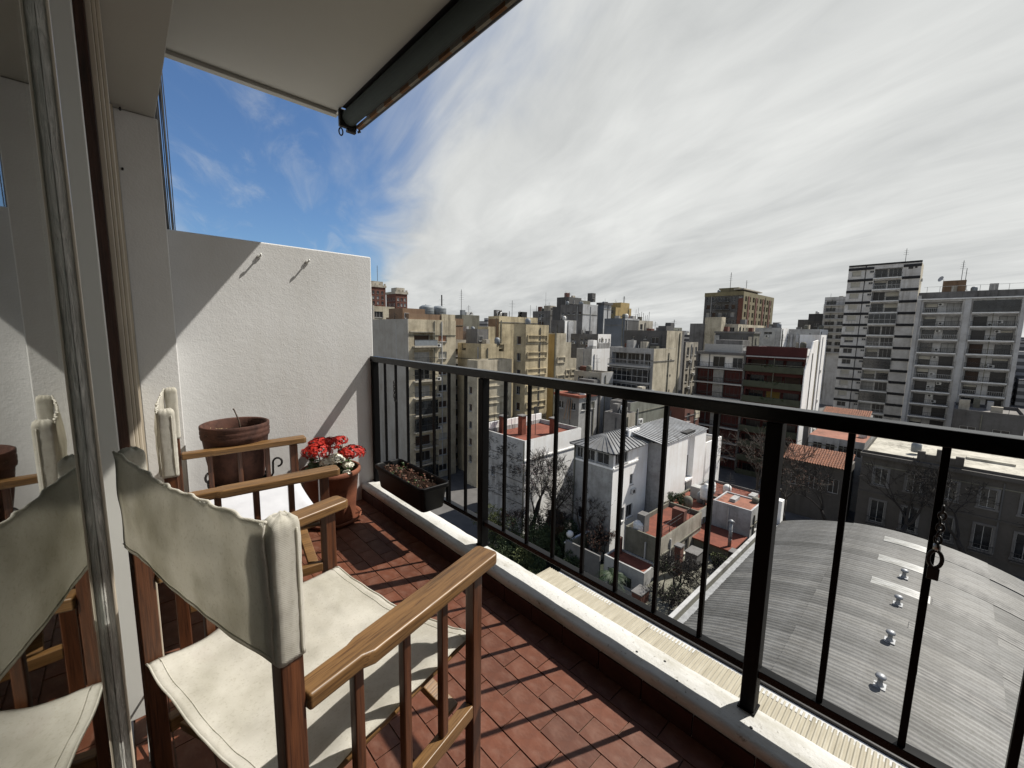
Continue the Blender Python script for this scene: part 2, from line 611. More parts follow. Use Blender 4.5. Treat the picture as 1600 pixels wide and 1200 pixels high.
ceil = MB().box(-.3, 1.0, YN, 2.60, 1.232, 1.42).build('ceiling', M['ceiling_paint'])
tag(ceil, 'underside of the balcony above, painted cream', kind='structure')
MB().box(.17, 1.003, 2.565, 2.606, 1.212, 1.2315).build('drip_edge', M['ceiling_paint'], ceil, bevel=.003)
pier = thing('facade_pier', 'white plastered pier and beam between the doors and the end wall', 'wall', (0, 2.45, FZ))
MB().box(.040, .180, 0, .40, -.2, 2.009).build('pier', M['white_plaster'], pier, bevel=.004)
MB().box(-.30, .172, YN - 2.45, .45, 2.011, 2.361).build('beam', M['ceiling_paint'], pier, bevel=.004)
MB().box(-.30, .036, .02, .40, -.2, 2.009).build('side_wall', M['white_plaster'], pier)
for (x, y, z) in ((.062, -.03, 1.998), (.052, -.008, 1.77)):
    MB().tube([(x, y + .01, z), (x, y - .012, z)], .004, 8).build('screw', M['dark_iron'], pier)

# glazed doors on the left, seen edge-on
door = thing('sliding_door', 'glazed door with aluminium stile mirroring the chairs, left of the balcony', 'door', (-.0475, .8, FZ))
Y0 = -.8
MB().box(-.004, .0, YN + Y0, .0, .055, 2.0).build('glass_pane', M['window_glass'], door)
MB().box(-.034, -.030, .03, .72, .055, 2.0).build('glass_pane', M['window_glass'], door)
st = MB().box(.0004, .0088, .001, .030, .02, 2.008).build('stile', M['brushed_aluminium'], door)
MB().box(-.040, .0003, .002, .030, .02, 2.008).build('stile_core', M['brushed_aluminium'], st)
MB().box(.0090, .0122, -.002, .012, .02, 2.008).build('edge_bead', M['cream_lacquer'], st, bevel=.0008)
MB().box(-.03, .0004, YN + Y0, .0, .0, .054).build('bottom_rail', M['brown_lacquer'], door)
jamb = thing('door_jamb', 'tall white jamb with dark wooden edge beside the glass door', 'door frame', (0, 1.5, FZ))
MB().box(-.074, -.029, 0, .07, .0, 2.008).build('post', M['white_lacquer'], jamb, bevel=.003)
MB().box(-.0285, -.0085, .045, .90, .0, 2.006).build('wood_board', M['brown_lacquer'], jamb)
MB().box(-.20, -.03, .072, .90, .0, 2.006).build('backing', M['brown_lacquer'], jamb)
fr_ = MB().box(-.0082, .004, .110, .90, .0, 2.0).build('cream_frame', M['cream_lacquer'], jamb, bevel=.002)
MB().box(.0043, .0125, .120, .90, .0, 2.0).build('bead', M['cream_lacquer'], fr_, bevel=.002)
MB().box(.0128, .0215, .135, .90, .0, 2.0).build('bead', M['cream_lacquer'], fr_, bevel=.002)
MB().box(.0218, .0395, .90, .947, .0, 2.0).build('return', M['cream_lacquer'], fr_)
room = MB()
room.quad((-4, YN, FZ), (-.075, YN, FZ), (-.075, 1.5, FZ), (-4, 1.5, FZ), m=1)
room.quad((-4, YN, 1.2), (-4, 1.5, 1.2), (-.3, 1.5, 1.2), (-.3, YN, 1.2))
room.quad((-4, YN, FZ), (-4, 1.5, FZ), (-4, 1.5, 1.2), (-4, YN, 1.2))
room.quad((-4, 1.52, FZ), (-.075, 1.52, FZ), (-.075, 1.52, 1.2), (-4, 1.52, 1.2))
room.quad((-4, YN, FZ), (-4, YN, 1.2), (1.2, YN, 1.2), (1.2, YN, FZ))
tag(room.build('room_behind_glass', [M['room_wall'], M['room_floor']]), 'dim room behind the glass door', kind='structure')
stop = thing('door_stop', 'white bent wire hook standing on the floor beside the door', 'hook', (-.045, 1.42, FZ))
MB().tube([(-.018, .115, .0), (-.018, .115, .062), (-.006, .112, .075), (.012, .11, .080), (.018, .10, .076), (.016, -.05, .022), (.016, -.10, .004)], .0032, 8).build('wire', M['white_lacquer'], stop, smooth=True)
MB().box(-.03, .03, .10, .125, .0, .02).build('foot', M['dark_iron'], stop, bevel=.002)

cab = thing('cable_bundle', 'bundle of black cables running down the facade beyond the end wall', 'cables', (.25, 3.2, FZ))
for k in range(13):
    x = -.030 + k * .0042 + random.uniform(-.001, .001)
    y = random.uniform(-.03, .03)
    ph = random.uniform(0, 6)
    MB().tube([(x + .0022 * math.sin(j * 1.3 + ph), y + .004 * math.cos(j + ph), j * .35 - .9) for j in range(16)], random.choice((.0022, .0030, .0040)), 6).build('cable', M['cable_black'], cab, smooth=True)

# ------------------------------------------------------------------ railing
XR = 1.187
rail = thing('railing', 'black painted metal balcony railing with square posts and thin balusters', 'railing', (XR, 0, LZ))
MB().box(-.022, .022, YN, 2.598, .806, .842).build('top_rail', M['rail_gloss'], rail, bevel=.003)
MB().box(-.011, .017, YN, 2.575, .106, .128).build('bottom_rail', M['rail_gloss'], rail, bevel=.002)
posts = [2.578, 1.452, .288, -.90, -2.06]
pm = MB().box(-.020, .020, -.018, .018, -.004, .804).mesh('post', M['black_paint'])
bmesh_ = MB().box(-.0065, .0065, -.0065, .0065, .128, .806).mesh('baluster', M['black_paint'])
base = MB().box(-.024, .024, -.022, .022, .0, .004).mesh('base_plate', M['black_paint'])
for k, y in enumerate(posts):
    p = link('post', pm, rail, (0, y, 0), 0, .0025)
    link('base_plate', base, p, (0, 0, .0025))
for a, b in zip(posts[:-1], posts[1:]):
    for k in range(1, 8):
        yy = a + (b - a) * k / 8
        link('baluster', bmesh_, rail, (.003, yy, 0), random.uniform(-.03, .03), .0012)


def chain(name, label, loc, n, extras):
    c = thing(name, label, 'chain', loc)
    z = 0
    lm = MB().torus((0, 0, 0), .0085, .0022, 'y', 12, 6, .62).mesh('chain_link', M['dark_iron'], True)
    for k in range(n):
        link('chain_link', lm, c, (random.uniform(-.001, .001), random.uniform(-.001, .001), z), (random.uniform(-.2, .2), 0, (k % 2) * PI / 2 + random.uniform(-.3, .3)))
        z -= .0128
    extras(c, z)
    return c


def hook_end(c, z):
    MB().tube([(0, 0, z + .012), (0, 0, z - .012), (.004, 0, z - .020), (.010, 0, z - .018), (.011, 0, z - .010)], .0022, 6).build('hook', M['dark_iron'], c, smooth=True)


def carabiner(c, z):
    MB().torus((0, 0, z - .016), .018, .0035, 'x', 18, 8, .55).build('snap_hook', M['dark_iron'], c, smooth=True)
    MB().tube([(0, 0, z + .004), (0, 0, z + .016)], .006, 10).build('swivel', M['steel'], c, smooth=True)
    MB().box(-.004, .004, -.009, .009, z - .060, z - .034).build('latch', M['dark_iron'], c, bevel=.002)


chain('chain', 'short thin black chain hanging on a baluster near the end wall', (XR - .012, 2.29, -.318), 8, hook_end)
chain('chain', 'heavier chain with snap hook tied to the rightmost baluster', (XR - .015, -.016, -.34), 7, carabiner)

# ------------------------------------------------------------------ rolled awning under the slab edge
aw = thing('awning', 'rolled-up dark awning with striped valance along the slab edge', 'awning', (1.04, 0, 1.17))
MB().tube([(0, YN, .018), (0, 2.50, .018)], .042, 20).build('fabric_roll', M['awning_fabric'], aw, smooth=True)
MB().box(-.042, .104, YN, 2.50, .061, .0695).build('shade_plate', M['dark_iron'], aw)  # plate added to block the light leaking between slab and awning
fb = MB().tube([(.062, YN, -.008), (.062, 2.50, -.008)], .017, 14).build('front_bar', M['dark_iron'], aw, smooth=True)
k = 0
y = 2.49
while y > -.6:
    ln = .085
    MB().box(.036, .050, y - ln, y, -.030, -.012).build('valance_stripe', M['valance_orange' if k % 2 == 0 else 'valance_grey'], fb)
    y -= ln; k += 1
br = MB().box(-.055, .045, 2.505, 2.53, -.035, .060).build('bracket', M['dark_iron'], aw, bevel=.006)
MB().torus((-.045, 2.517, -.062), .020, .004, 'y', 14, 6, .55).build('crank_eye', M['dark_iron'], br, smooth=True)
MB().box(-.012, .040, 2.504, 2.531, -.052, -.036).build('clamp', M['dark_iron'], br, bevel=.003)
MB().tube([(.062, 2.50, -.008), (.062, 2.522, -.008), (.070, 2.526, -.026), (.058, 2.526, -.030)], .007, 8).build('end_cap', M['dark_iron'], br, smooth=True)

# ------------------------------------------------------------------ director's chairs
AXL, AXU, CV = M['oiled_wood_long_lit'], M['oiled_wood_upright_shade'], M['canvas']


def sheet(nu, nv, fn, th=.0022):
    return MB().grid(nu, nv, fn), th


def make_chair(label, loc, rot, seed):
    c = thing('director_chair', label, 'chair', loc, rot, 'folding canvas chairs on the balcony')
    W = .285
    for s in (-1, 1):
        y = s * W
        MB().box(.203, .237, y - .013, y + .013, 0, .553).build('front_post', AXU, c, bevel=.003)
        MB().box(-.247, -.213, y - .014, y + .014, 0, .856).build('back_post', AXU, c, bevel=.003)
        # arm: broad board, narrowed with a notch where it meets the back post
        m = MB()
        out = [(-.212, .021), (-.118, .022), (-.098, .031), (.266, .035), (.276, .027)]
        inn = [(-.212, -.021), (-.118, -.022), (-.098, -.028), (.266, -.031), (.276, -.024)]
        ring = out + inn[::-1]
        for z in (.5545, .583):
            for (x, yy) in ring:
                m.v.append((x, y + s * yy, z + (.004 if x > .1 else 0)))
        n = len(ring)
        m.f.append(tuple(range(n))[::-1] if s > 0 else tuple(range(n))); m.mi.append(0)
        m.f.append(tuple(range(n, 2 * n)) if s > 0 else tuple(range(n, 2 * n))[::-1]); m.mi.append(0)
        for k in range(n):
            q = (k, (k + 1) % n, n + (k + 1) % n, n + k)
            m.f.append(q if s > 0 else q[::-1]); m.mi.append(0)
        m.build('arm_rest', AXL, c, bevel=.005, seg=3)
        for x in (-.115, -.004, .107):
            MB().box(x - .010, x + .010, y - .0085, y + .0085, .2125, .5545).build('spindle', AXU, c, bevel=.003)
        MB().box(-.2125, .2025, y - .014, y + .014, .178, .212).build('side_rail', AXL, c, bevel=.003)
        MB().tube([(-.235, s * (W - .030), .357), (.225, s * (W - .030), .357)], .010, 10).build('seat_pole', AXL, c, smooth=True)
    for x in (-.17, .165):
        for s in (-1, 1):
            MB().bar((x + s * .012, -s * (W - .030), .195), (x + s * .012, s * (W - .040), .362), .020, .036, up=(1, 0, 0)).build('cross_leg', AXL, c, bevel=.003)
    # seat: canvas slung between the two poles
    def seat(u, v):
        x = -.243 + u * .470
        yy = (v * 2 - 1)
        y = yy * (W - .0145)
        sag = .034 * (1 - yy * yy) + .010 * (1 - yy ** 4) * math.cos((u - .5) * PI)
        z = .387 - sag - .012 * max(0, abs(yy) - .93) / .07
        z += .0095 * nz(x * 8 + seed, y * 5, 1.5) + .0075 * nz(x * 15 + y * 9, y * 11 + seed, 4.2) + .0018 * nz(x * 44, y * 30, seed)
        x += .006 * nz(y * 6, seed, 2) * (1 if u > .5 else .6)
        return (x, y, z)
    st = MB().grid(46, 46, seat).build('seat', CV, c, smooth=True, solid=.0028)
    for u in (.0, .045, .96, 1.0):
        MB().tube([tuple(Vector(seat(u, k / 30)) + Vector((0, 0, .0018))) for k in range(31)], .0022 if u in (.0, 1.0) else .0011, 6).build('hem', CV, st, smooth=True)
    # back: canvas panel with a sleeve over each post
    def back(u, v):
        y = (u * 2 - 1) * (W + .004)
        q = 1 - (u * 2 - 1) ** 2
        z0 = .655 + .006 * q
        top = .866 - .012 * q + (.0042 * nz(y * 15 + seed, .3) + .0024 * nz(y * 47, seed)) * (.1 + q)
        z = z0 + (top - z0) * v
        x = -.252 - .016 * q * (.4 + .6 * math.sin(v * PI)) + .0055 * nz(y * 7 + seed, z * 7, 2) + .0022 * nz(y * 22, z * 22, seed)
        if v > .93:
            x += .006 * nz(y * 34, 7.7, seed) * (v - .93) / .07
        return (x, y, z)
    bk = MB().grid(60, 26, back).build('backrest', CV, c, smooth=True, solid=.0028)
    MB().tube([tuple(Vector(back(k / 60, 1)) + Vector((.001, 0, 0))) for k in range(61)], .0026, 6).build('hem', CV, bk, smooth=True)
    MB().tube([tuple(Vector(back(k / 60, .045)) + Vector((-.0022, 0, 0))) for k in range(61)], .0011, 5).build('stitching', CV, bk, smooth=True)
    for s in (-1, 1):
        def sleeve(u, v):
            a = u * 2 * PI
            cx, cy = math.cos(a), math.sin(a)
            k = 1 / max(abs(cx), abs(cy)) ** .80
            z = .652 + v * .216
            sw = .0018 * nz(a * 1.4, z * 22, seed + s) + .0012 * nz(cx * 5, z * 60, seed)
            f = 1.0 if v < .94 else 1 - .5 * ((v - .94) / .06) ** 2
            x = -.229 + cx * (.0200 + sw * .7) * k * f
            y = s * W + cy * (.0158 + sw * .7) * k * f
            return (x, y, z + (.004 * nz(cx * 3, cy * 3, seed) if v > .9 else 0))
        sl = MB().grid(36, 30, sleeve).build('sleeve', CV, bk, smooth=True, solid=.0022)
        m = MB()
        ctr = Vector((-.229, s * W, .870))
        rim = [Vector(sleeve(k / 24, .995)) for k in range(24)]
        for k in range(24):
            m.quad(ctr, rim[k], rim[(k + 1) % 24])
        m.build('sleeve_cap', CV, bk, smooth=True)
        MB().tube([(-.216, s * (W + .0172), .655 + k * .0088) for k in range(23)], .0016, 6).build('stitching', CV, bk, smooth=True)
    return c


ang1 = R(15)
make_chair('nearest folding wooden chair with cream canvas back and bare canvas seat', (.068 + .229 * math.cos(ang1), .895 + .229 * math.sin(ang1), FZ + .002), ang1, 3.3)
ang2 = R(-5)
c2loc = (.105 + .229 * math.cos(ang2), 1.945 + .229 * math.sin(ang2), FZ + .002)
make_chair('folding wooden chair farther back, a white cushion on its canvas seat', c2loc, ang2, 8.1)
cu = thing('cushion', 'thin white cushion lying on the seat of the farther chair', 'cushion', (c2loc[0], c2loc[1], FZ + .372), ang2)


def cush(top):
    def f(u, v):
        x, y = -.20 + .43 * u, -.245 + .49 * v
        e = min(1, 9 * min(u, 1 - u)) ** .5 * min(1, 9 * min(v, 1 - v)) ** .5
        z = .022 + (.026 * e if top else -.020 * e) - (.014 * (1 - (2 * v - 1) ** 2))
        z += .0035 * nz(x * 11, y * 11, 6) * e + .002 * nz(x * 30, y * 30, 1) * e
        if u > .93: z -= .02 * (u - .93) / .07
        return (x, y, z)
    return f


m = MB().grid(34, 34, cush(True))
m.build('cover', M['white_fabric'], cu, smooth=True)
MB().grid(34, 34, cush(False)).build('underside', M['white_fabric'], cu, smooth=True)

# ------------------------------------------------------------------ pots and planter
pot = thing('flower_pot', 'large weathered terracotta pot with a dry twig, in the corner by the wall', 'flower pot', (.365, 2.33, -.745))
MB().lathe([(0, .0), (.100, .0), (.108, .012), (.124, .12), (.134, .215), (.140, .222), (.142, .235), (.139, .239), (.142, .245), (.142, .258), (.139, .262), (.142, .268), (.142, .282), (.136, .286), (.128, .280), (.126, .24), (.120, .225), (0, .228)], (0, 0), 48).build('pot_body', M['weathered_pot'], pot, smooth=True, bevel=.0)
m = MB()
m.lathe([(.125, .236), (.09, .244), (.05, .238), (0, .243)], (0, 0), 24)
m.build('soil', M['potting_soil'], pot, smooth=True)
MB().tube([(.02, 0, .24), (.016, .002, .29), (.006, .004, .325), (.000, .003, .345), (-.004, 0, .352)], [.004, .0035, .003, .0028, .004], 7).build('twig', M['twig_bark'], pot, smooth=True)
m = MB()
for k in range(60):
    a, r = random.uniform(2.2, 4.2), random.uniform(.04, .115)
    p = Vector((r * math.cos(a), r * math.sin(a), .243 + random.uniform(0, .012)))
    q = p + Vector((random.uniform(-.03, .03), random.uniform(-.03, .03), random.uniform(0, .012)))
    m.bar(p, q, .0015, .001)
o = m.build('straw', M['straw'], pot); o['kind'] = 'stuff'
stand = thing('pot_stand', 'black wrought-iron stand with scrolls under the big pot', 'stand', (.365, 2.33, FZ))
MB().torus((0, 0, .378), .120, .008, 'z', 36, 8).build('ring', M['dark_iron'], stand, smooth=True)
MB().lathe([(.128, .395), (.126, .372), (.112, .352), (.06, .35), (0, .35)], (0, 0), 32).build('dish', M['dark_iron'], stand, smooth=True)
for k in range(3):
    a = R(-20 + 120 * k)
    d = Vector((math.cos(a), math.sin(a), 0))
    pts = []
    for j in range(11):
        b = j / 10 * 1.5 * PI
        pts.append(d * (.168 + .020 * math.cos(b + PI)) + Vector((0, 0, .455 + .022 * math.sin(b + PI * .0))))
    leg = [d * .120 + Vector((0, 0, .378)), d * .128 + Vector((0, 0, .30)), d * .120 + Vector((0, 0, .18)), d * .135 + Vector((0, 0, .06)), d * .160 + Vector((0, 0, .004)), d * .175 + Vector((0, 0, .012))]
    lg = MB().tube(leg, .006, 8).build('leg', M['dark_iron'], stand, smooth=True)
    MB().tube([d * .124 + Vector((0, 0, .36)), d * .146 + Vector((0, 0, .40)), d * .148 + Vector((0, 0, .45))] + pts, .005, 8).build('scroll', M['dark_iron'], lg, smooth=True)

gp = thing('potted_geranium', 'red and white geranium in a round terracotta pot on the floor', 'potted plant', (.835, 2.43, FZ))
gp.scale = (1.08, 1.08, .86)
MB().lathe([(0, .004), (.112, .004), (.116, .02), (.128, .18), (.140, .325), (.149, .330), (.152, .345), (.151, .365), (.145, .370), (.137, .364), (.133, .33), (.125, .315), (0, .318)], (0, 0), 56).build('pot_body', M['terracotta_pot'], gp, smooth=True)
MB().lathe([(0, .0), (.135, .0), (.146, .012), (.150, .030), (.145, .032), (.138, .016), (0, .010)], (0, 0), 48).build('saucer', M['terracotta_pot'], gp, smooth=True)
MB().lathe([(.131, .322), (.08, .332), (0, .334)], (0, 0), 24).build('soil', M['potting_soil'], gp, smooth=True)


def flower_head(cx, cy, cz, rad, mat, n):
    m = MB()
    for k in range(n):
        u = random.uniform(-.35, 1); a = random.uniform(0, 2 * PI)
        s = math.sqrt(max(0, 1 - u * u))
        nrm = Vector((s * math.cos(a), s * math.sin(a), u))
        p = Vector((cx, cy, cz)) + Vector((nrm.x * rad, nrm.y * rad, nrm.z * rad * .72)) * random.uniform(.86, 1.06)
        t1 = nrm.orthogonal().normalized(); t2 = nrm.cross(t1)
        ph = random.uniform(0, 6)
        for j in range(5):
            b = ph + j * 2 * PI / 5
            d = t1 * math.cos(b) + t2 * math.sin(b)
            e = nrm.cross(d)
            L_ = random.uniform(.0075, .0105)
            m.quad(p, p + d * L_ * .7 + e * L_ * .42 + nrm * .001, p + d * L_ + nrm * .0025, p + d * L_ * .7 - e * L_ * .42 + nrm * .001)
    m.build('flower_head', M[mat], gp)
    MB().tube([(cx * .5, cy * .5, .33), (cx * .9, cy * .9, cz - rad * .5), (cx, cy, cz)], .003, 6).build('stem', M['geranium_leaf'], gp, smooth=True)


for (x, y, z, r, mt, n) in ((-.075, -.03, .505, .060, 'geranium_red', 120), (.005, .03, .520, .055, 'geranium_red', 110), (-.035, .05, .525, .05, 'geranium_red', 90),
                            (.100, -.045, .462, .056, 'geranium_red', 120), (.055, -.085, .475, .030, 'geranium_red', 45), (.075, .06, .525, .034, 'geranium_red', 55),
                            (.000, -.085, .455, .036, 'petal_white', 55), (-.045, -.075, .440, .028, 'petal_white', 36), (.055, -.10, .405, .022, 'petal_white', 26), (.07, .0, .48, .02, 'petal_white', 20), (.04, -.125, .365, .016, 'petal_white', 14)):
    flower_head(x, y, z, r * 1.22, mt, int(n * 2.1))
leaf = MB()
lp = [(0, 0, 0)] + [(.021 * math.cos(a) * (1 + .12 * math.cos(7 * a)) + .004, .021 * math.sin(a) * (1 + .12 * math.cos(7 * a)), .003 * math.cos(3 * a) + .004) for a in [2 * PI * k / 14 for k in range(14)]]
leaf.v = lp
leaf.f = [(0, 1 + k, 1 + (k + 1) % 14) for k in range(14)]; leaf.mi = [0] * 14
lm = leaf.mesh('leaf', M['geranium_leaf'], True)
for k in range(95):
    a, r = random.uniform(0, 2 * PI), .125 * math.sqrt(random.random())
    o = link('leaf', lm, gp, (r * math.cos(a), r * math.sin(a), random.uniform(.335, .44) - r * .25), (random.uniform(-.7, .7), random.uniform(-.7, .7), random.uniform(0, 6)))
    o.scale = (random.uniform(.6, 1.15),) * 3

pl = thing('planter_box', 'black plastic planter trough of withered plants hanging inside the railing', 'planter', (1.082, 1.95, -.905))
m = MB()


def rr(hx, hy, z, r=.022, n=4):
    pts = []
    for (sx, sy, a0) in ((1, 1, 0), (-1, 1, 90), (-1, -1, 180), (1, -1, 270)):
        for k in range(n + 1):
            a = R(a0 + 90 * k / n)
            pts.append((sx * (hx - r) + r * math.cos(a), sy * (hy - r) + r * math.sin(a), z))
    return pts


rings = [rr(.060, .232, 0), rr(.064, .238, .006), rr(.076, .250, .112), rr(.084, .259, .113), rr(.085, .260, .133), rr(.079, .254, .136), rr(.074, .249, .128), rr(.068, .243, .095)]
n = len(rings[0])
for q in rings:
    m.v += q
for k in range(len(rings) - 1):
    for j in range(n):
        a, b = k * n + j, k * n + (j + 1) % n
        m.f.append((a, b, b + n, a + n)); m.mi.append(0)
m.f.append(tuple(range(n))[::-1]); m.mi.append(0)
m.build('trough', M['black_plastic'], pl, smooth=True, bevel=.0015)
m = MB().grid(14, 40, lambda u, v: ((u - .5) * .136, (v - .5) * .486, .102 + .008 * nz(u * 6, v * 20, 3)))
m.build('soil', M['potting_soil'], pl, smooth=True)
for k in range(90):
    mt = random.choice(('dry_leaf', 'dry_leaf', 'geranium_leaf', 'twig_bark'))
    mm_ = MB()
    x, y = random.uniform(-.06, .06), random.uniform(-.23, .23)
    p = Vector((x, y, .102))
    q = p + Vector((random.uniform(-.02, .02), random.uniform(-.02, .02), random.uniform(.005, .03)))
    mm_.bar(p, q, .0016, .0016)
    for j in range(3):
        d = Vector((random.uniform(-1, 1), random.uniform(-1, 1), random.uniform(-.2, .6))).normalized() * random.uniform(.006, .014)
        e = d.orthogonal().normalized() * .004
        mm_.quad(q, q + d * .5 + e, q + d, q + d * .5 - e)
    mm_.build('sprig', M[mt], pl)
MB().box(-.018, .088, .262, .284, .060, .128).build('bracket', M['black_plastic'], pl, bevel=.003)
MB().box(.086, .094, -.235, -.215, .02, .134).build('bracket', M['black_plastic'], pl, bevel=.002)

# ------------------------------------------------------------------ the city: materials
GZ = -26.0
for nm_, c_, st_ in (('render_beige', (0.4802, 0.4223, 0.3064), 0.62), ('render_grey', (0.357, 0.34, 0.3017), 0.3), ('render_cream', (0.4968, 0.4471, 0.3395), 0.62), ('render_yellow', (0.4968, 0.4223, 0.2732), 0.62),
                     ('render_ochre', (.38, .28, .12), .35), ('render_white', (.84, .84, .83), .15), ('render_oldwhite_shade', (0.3933, 0.3933, 0.3847), 0.6), ('concrete', (0.156, 0.1521, 0.1482), 0.6),  # shade put into colour: oldwhite also serves shaded faces, plain white the sunlit ones
                     ('concrete_dark', (0.09, 0.09, 0.09), .4), ('slate_blue', (0.0975, 0.1125, 0.135), .3), ('render_brown', (.20, .13, .08), .4), ('brick_red', (.13, .052, .036), .4),
                     ('red_panel', (.060, .013, .011), .35), ('olive_render', (0.0638, 0.0713, 0.0465), .35), ('olive_brown', (.19, .165, .095), .35), ('render_sand', (0.4275, 0.3933, 0.3249), 0.6),
                     ('school_stone', (0.0803, 0.0737, 0.0662), 0.45), ('grey_brick', (0.104, 0.1, 0.096), .5), ('pale_metal', (0.4199, 0.428, 0.436), 0.55), ('moss_wall', (.17, .165, .13), .6),
                     ('green_grey', (0.192, 0.2, 0.168), 0.5), ('terrace_red', (0.1913, 0.052, 0.0275), 0.7), ('salmon_roof', (0.2737, 0.113, 0.0714), 0.6), ('pale_roof', (0.459, 0.436, 0.3672), 0.7),
                     ('roof_felt', (.16, .15, .14), .4), ('tower_white', (0.57, 0.56, 0.54), 0.4), ('tower_grey', (0.46, 0.46, 0.455), 0.4), ('band_black', (.022, .022, .024), .3)):
    wall_mat(nm_, c_, st_)
t = NT('city_glass')
t.color(t.mul((.016, .018, .020), t.ramp(t.noise(t.coord(), .9, 3), ((.35, (.5, .5, .5)), (.65, (1.6, 1.6, 1.6))))))
t.set(.12, 0, .5)
plain('slab_white', (.72, .72, .70), .6, 0, .25, 1)
plain('frame_white', (.40, .40, .39), .5, 0, .2, 3)
plain('frame_dark', (.03, .03, .032), .5, 0, .2, 3)
plain('shutter_brown', (.050, .028, .018), .7, 0, .3, 2)
plain('shutter_terracotta', (.34, .17, .10), .7, 0, .2, 2)
plain('shutter_pale', (.42, .40, .34), .7, 0, .2, 2)
plain('curtain', (.30, .30, .29), .9, 0, .3, 2)
plain('window_dark', (.016, .014, .014), .4, 0, .3, 2)
plain('yellow_blind', (.20, .13, .025), .8, 0, .3, 2)
plain('railing_dark', (.03, .03, .03), .5, 0, .2, 2)
plain('unit_white', (.55, .55, .53), .6, 0, .2, 6)
plain('tank_grey', (.20, .22, .235), .6, 0, .3, 2)
plain('tank_white', (.66, .66, .64), .6, 0, .2, 2)
plain('galvanised', (.30, .31, .32), .55, .4, .4, 3)
plain('asphalt', (.05, .05, .052), .9, 0, .35, .6)
plain('paving', (.11, .105, .10), .9, 0, .3, .8)
plain('lawn', (.022, .030, .012), .95, 0, .6, .8)
plain('bark', (.055, .045, .036), .95, 0, .4, 5)
plain('bark_dark', (.028, .023, .019), .95, 0, .4, 5)
plain('foliage', (.040, .062, .018), .8, 0, .5, 1.2)
plain('foliage_light', (.085, .10, .028), .8, 0, .5, 1.2)
plain('foliage_rust', (.10, .05, .02), .8, 0, .5, 1.2)
plain('blossom', (.34, .27, .27), .9, 0, .3, 2)
plain('palm_green', (.035, .065, .022), .6, 0, .4, 1.5)
plain('pool_water', (.03, .07, .06), .05, 0, .2, 1)

# ------------------------------------------------------------------ ground, street
g = MB().quad((-400, -3000, GZ), (4000, -3000, GZ), (4000, 4000, GZ), (-400, 4000, GZ)).build('ground', M['paving'])
tag(g, kind='structure')
st_ = MB().quad((56, -300, GZ + .004), (66, -300, GZ + .004), (66, 400, GZ + .004), (56, 400, GZ + .004)).build('road', M['asphalt'])
tag(st_, kind='structure')
for nm_, xa, xb in (('pavement', 51.5, 56), ('pavement', 66, 69.9)):
    tag(MB().box(xa, xb, -300, 400, GZ - .1, GZ + .13).build(nm_, M['paving']), kind='structure')
yy = -120
for k in range(40):
    pass

# ------------------------------------------------------------------ building kit
CACHE = {}


def cmesh(key, fn):
    if key not in CACHE:
        CACHE[key] = fn()
    return CACHE[key]


PANES = {'glass': 'city_glass', 'brown': 'shutter_brown', 'terra': 'shutter_terracotta', 'pale': 'shutter_pale', 'curtain': 'curtain', 'dark': 'window_dark', 'yellow': 'yellow_blind'}


def window_mesh(w, h, kind, frame='frame_white', mull=True):
    w, h = round(w, 2), round(h, 2)

    def mk():
        m = MB()
        b = .06
        m.box(0, w, -.03, .03, 0, b); m.box(0, w, -.03, .03, h - b, h)
        m.box(0, b, -.03, .03, b + .001, h - b - .001); m.box(w - b, w, -.03, .03, b + .001, h - b - .001)
        if kind in ('glass', 'curtain', 'dark') and mull:
            n = max(2, int(round(w / .9)))
            for k in range(1, n):
                x = w * k / n
                m.box(x - .025, x + .025, -.028, .02, b + .001, h - b - .001)
        if h < 1.85:
            m.box(-.02, w + .02, -.30, -.031, -.07, -.004)
        if kind in ('brown', 'terra', 'pale'):
            n = max(4, int(h / .16))
            for k in range(n):
                z = b + (h - 2 * b) * k / n
                m.quad((b, .012, z), (w - b, .012, z), (w - b, -.012, z + (h - 2 * b) / n), (b, -.012, z + (h - 2 * b) / n), m=1)
        elif kind.startswith('half'):
            zz = h * {'half': .45, 'half1': .25, 'half2': .62, 'half3': .78}[kind]
            m.quad((b, .015, b), (w - b, .015, b), (w - b, .015, zz), (b, .015, zz), m=1)
            m.quad((b, -.01, zz), (w - b, -.01, zz), (w - b, -.01, h - b), (b, -.01, h - b), m=2)
        else:
            m.quad((b, .012, b), (w - b, .012, b), (w - b, .012, h - b), (b, .012, h - b), m=1)
        return m.mesh('window', [M[frame], M[PANES.get(kind, 'city_glass')], M['shutter_pale']])
    return cmesh(('w', w, h, kind, frame, mull), mk)


def ac_mesh():
    def mk():
        m = MB().box(0, .8, -.32, -.02, 0, .58)
        c = (.30, -.323, .29)
        pts = [(c[0] + .22 * math.cos(a), c[1], c[2] + .22 * math.sin(a)) for a in [2 * PI * k / 14 for k in range(14)]]
        m.quad(*pts, m=1)
        m.bar((.1, -.3, -.03), (.1, 0, -.03), .04, .04, m=1); m.bar((.7, -.3, -.03), (.7, 0, -.03), .04, .04, m=1)
        return m.mesh('air_conditioner', [M['unit_white'], M['window_dark']])
    return cmesh('ac', mk)


def balcony_mesh(w, d, mat, th=.16):
    return cmesh(('b', w, d, mat, th), lambda: MB().box(0, w, -d, -.002, -th, 0).mesh('balcony', M[mat]))


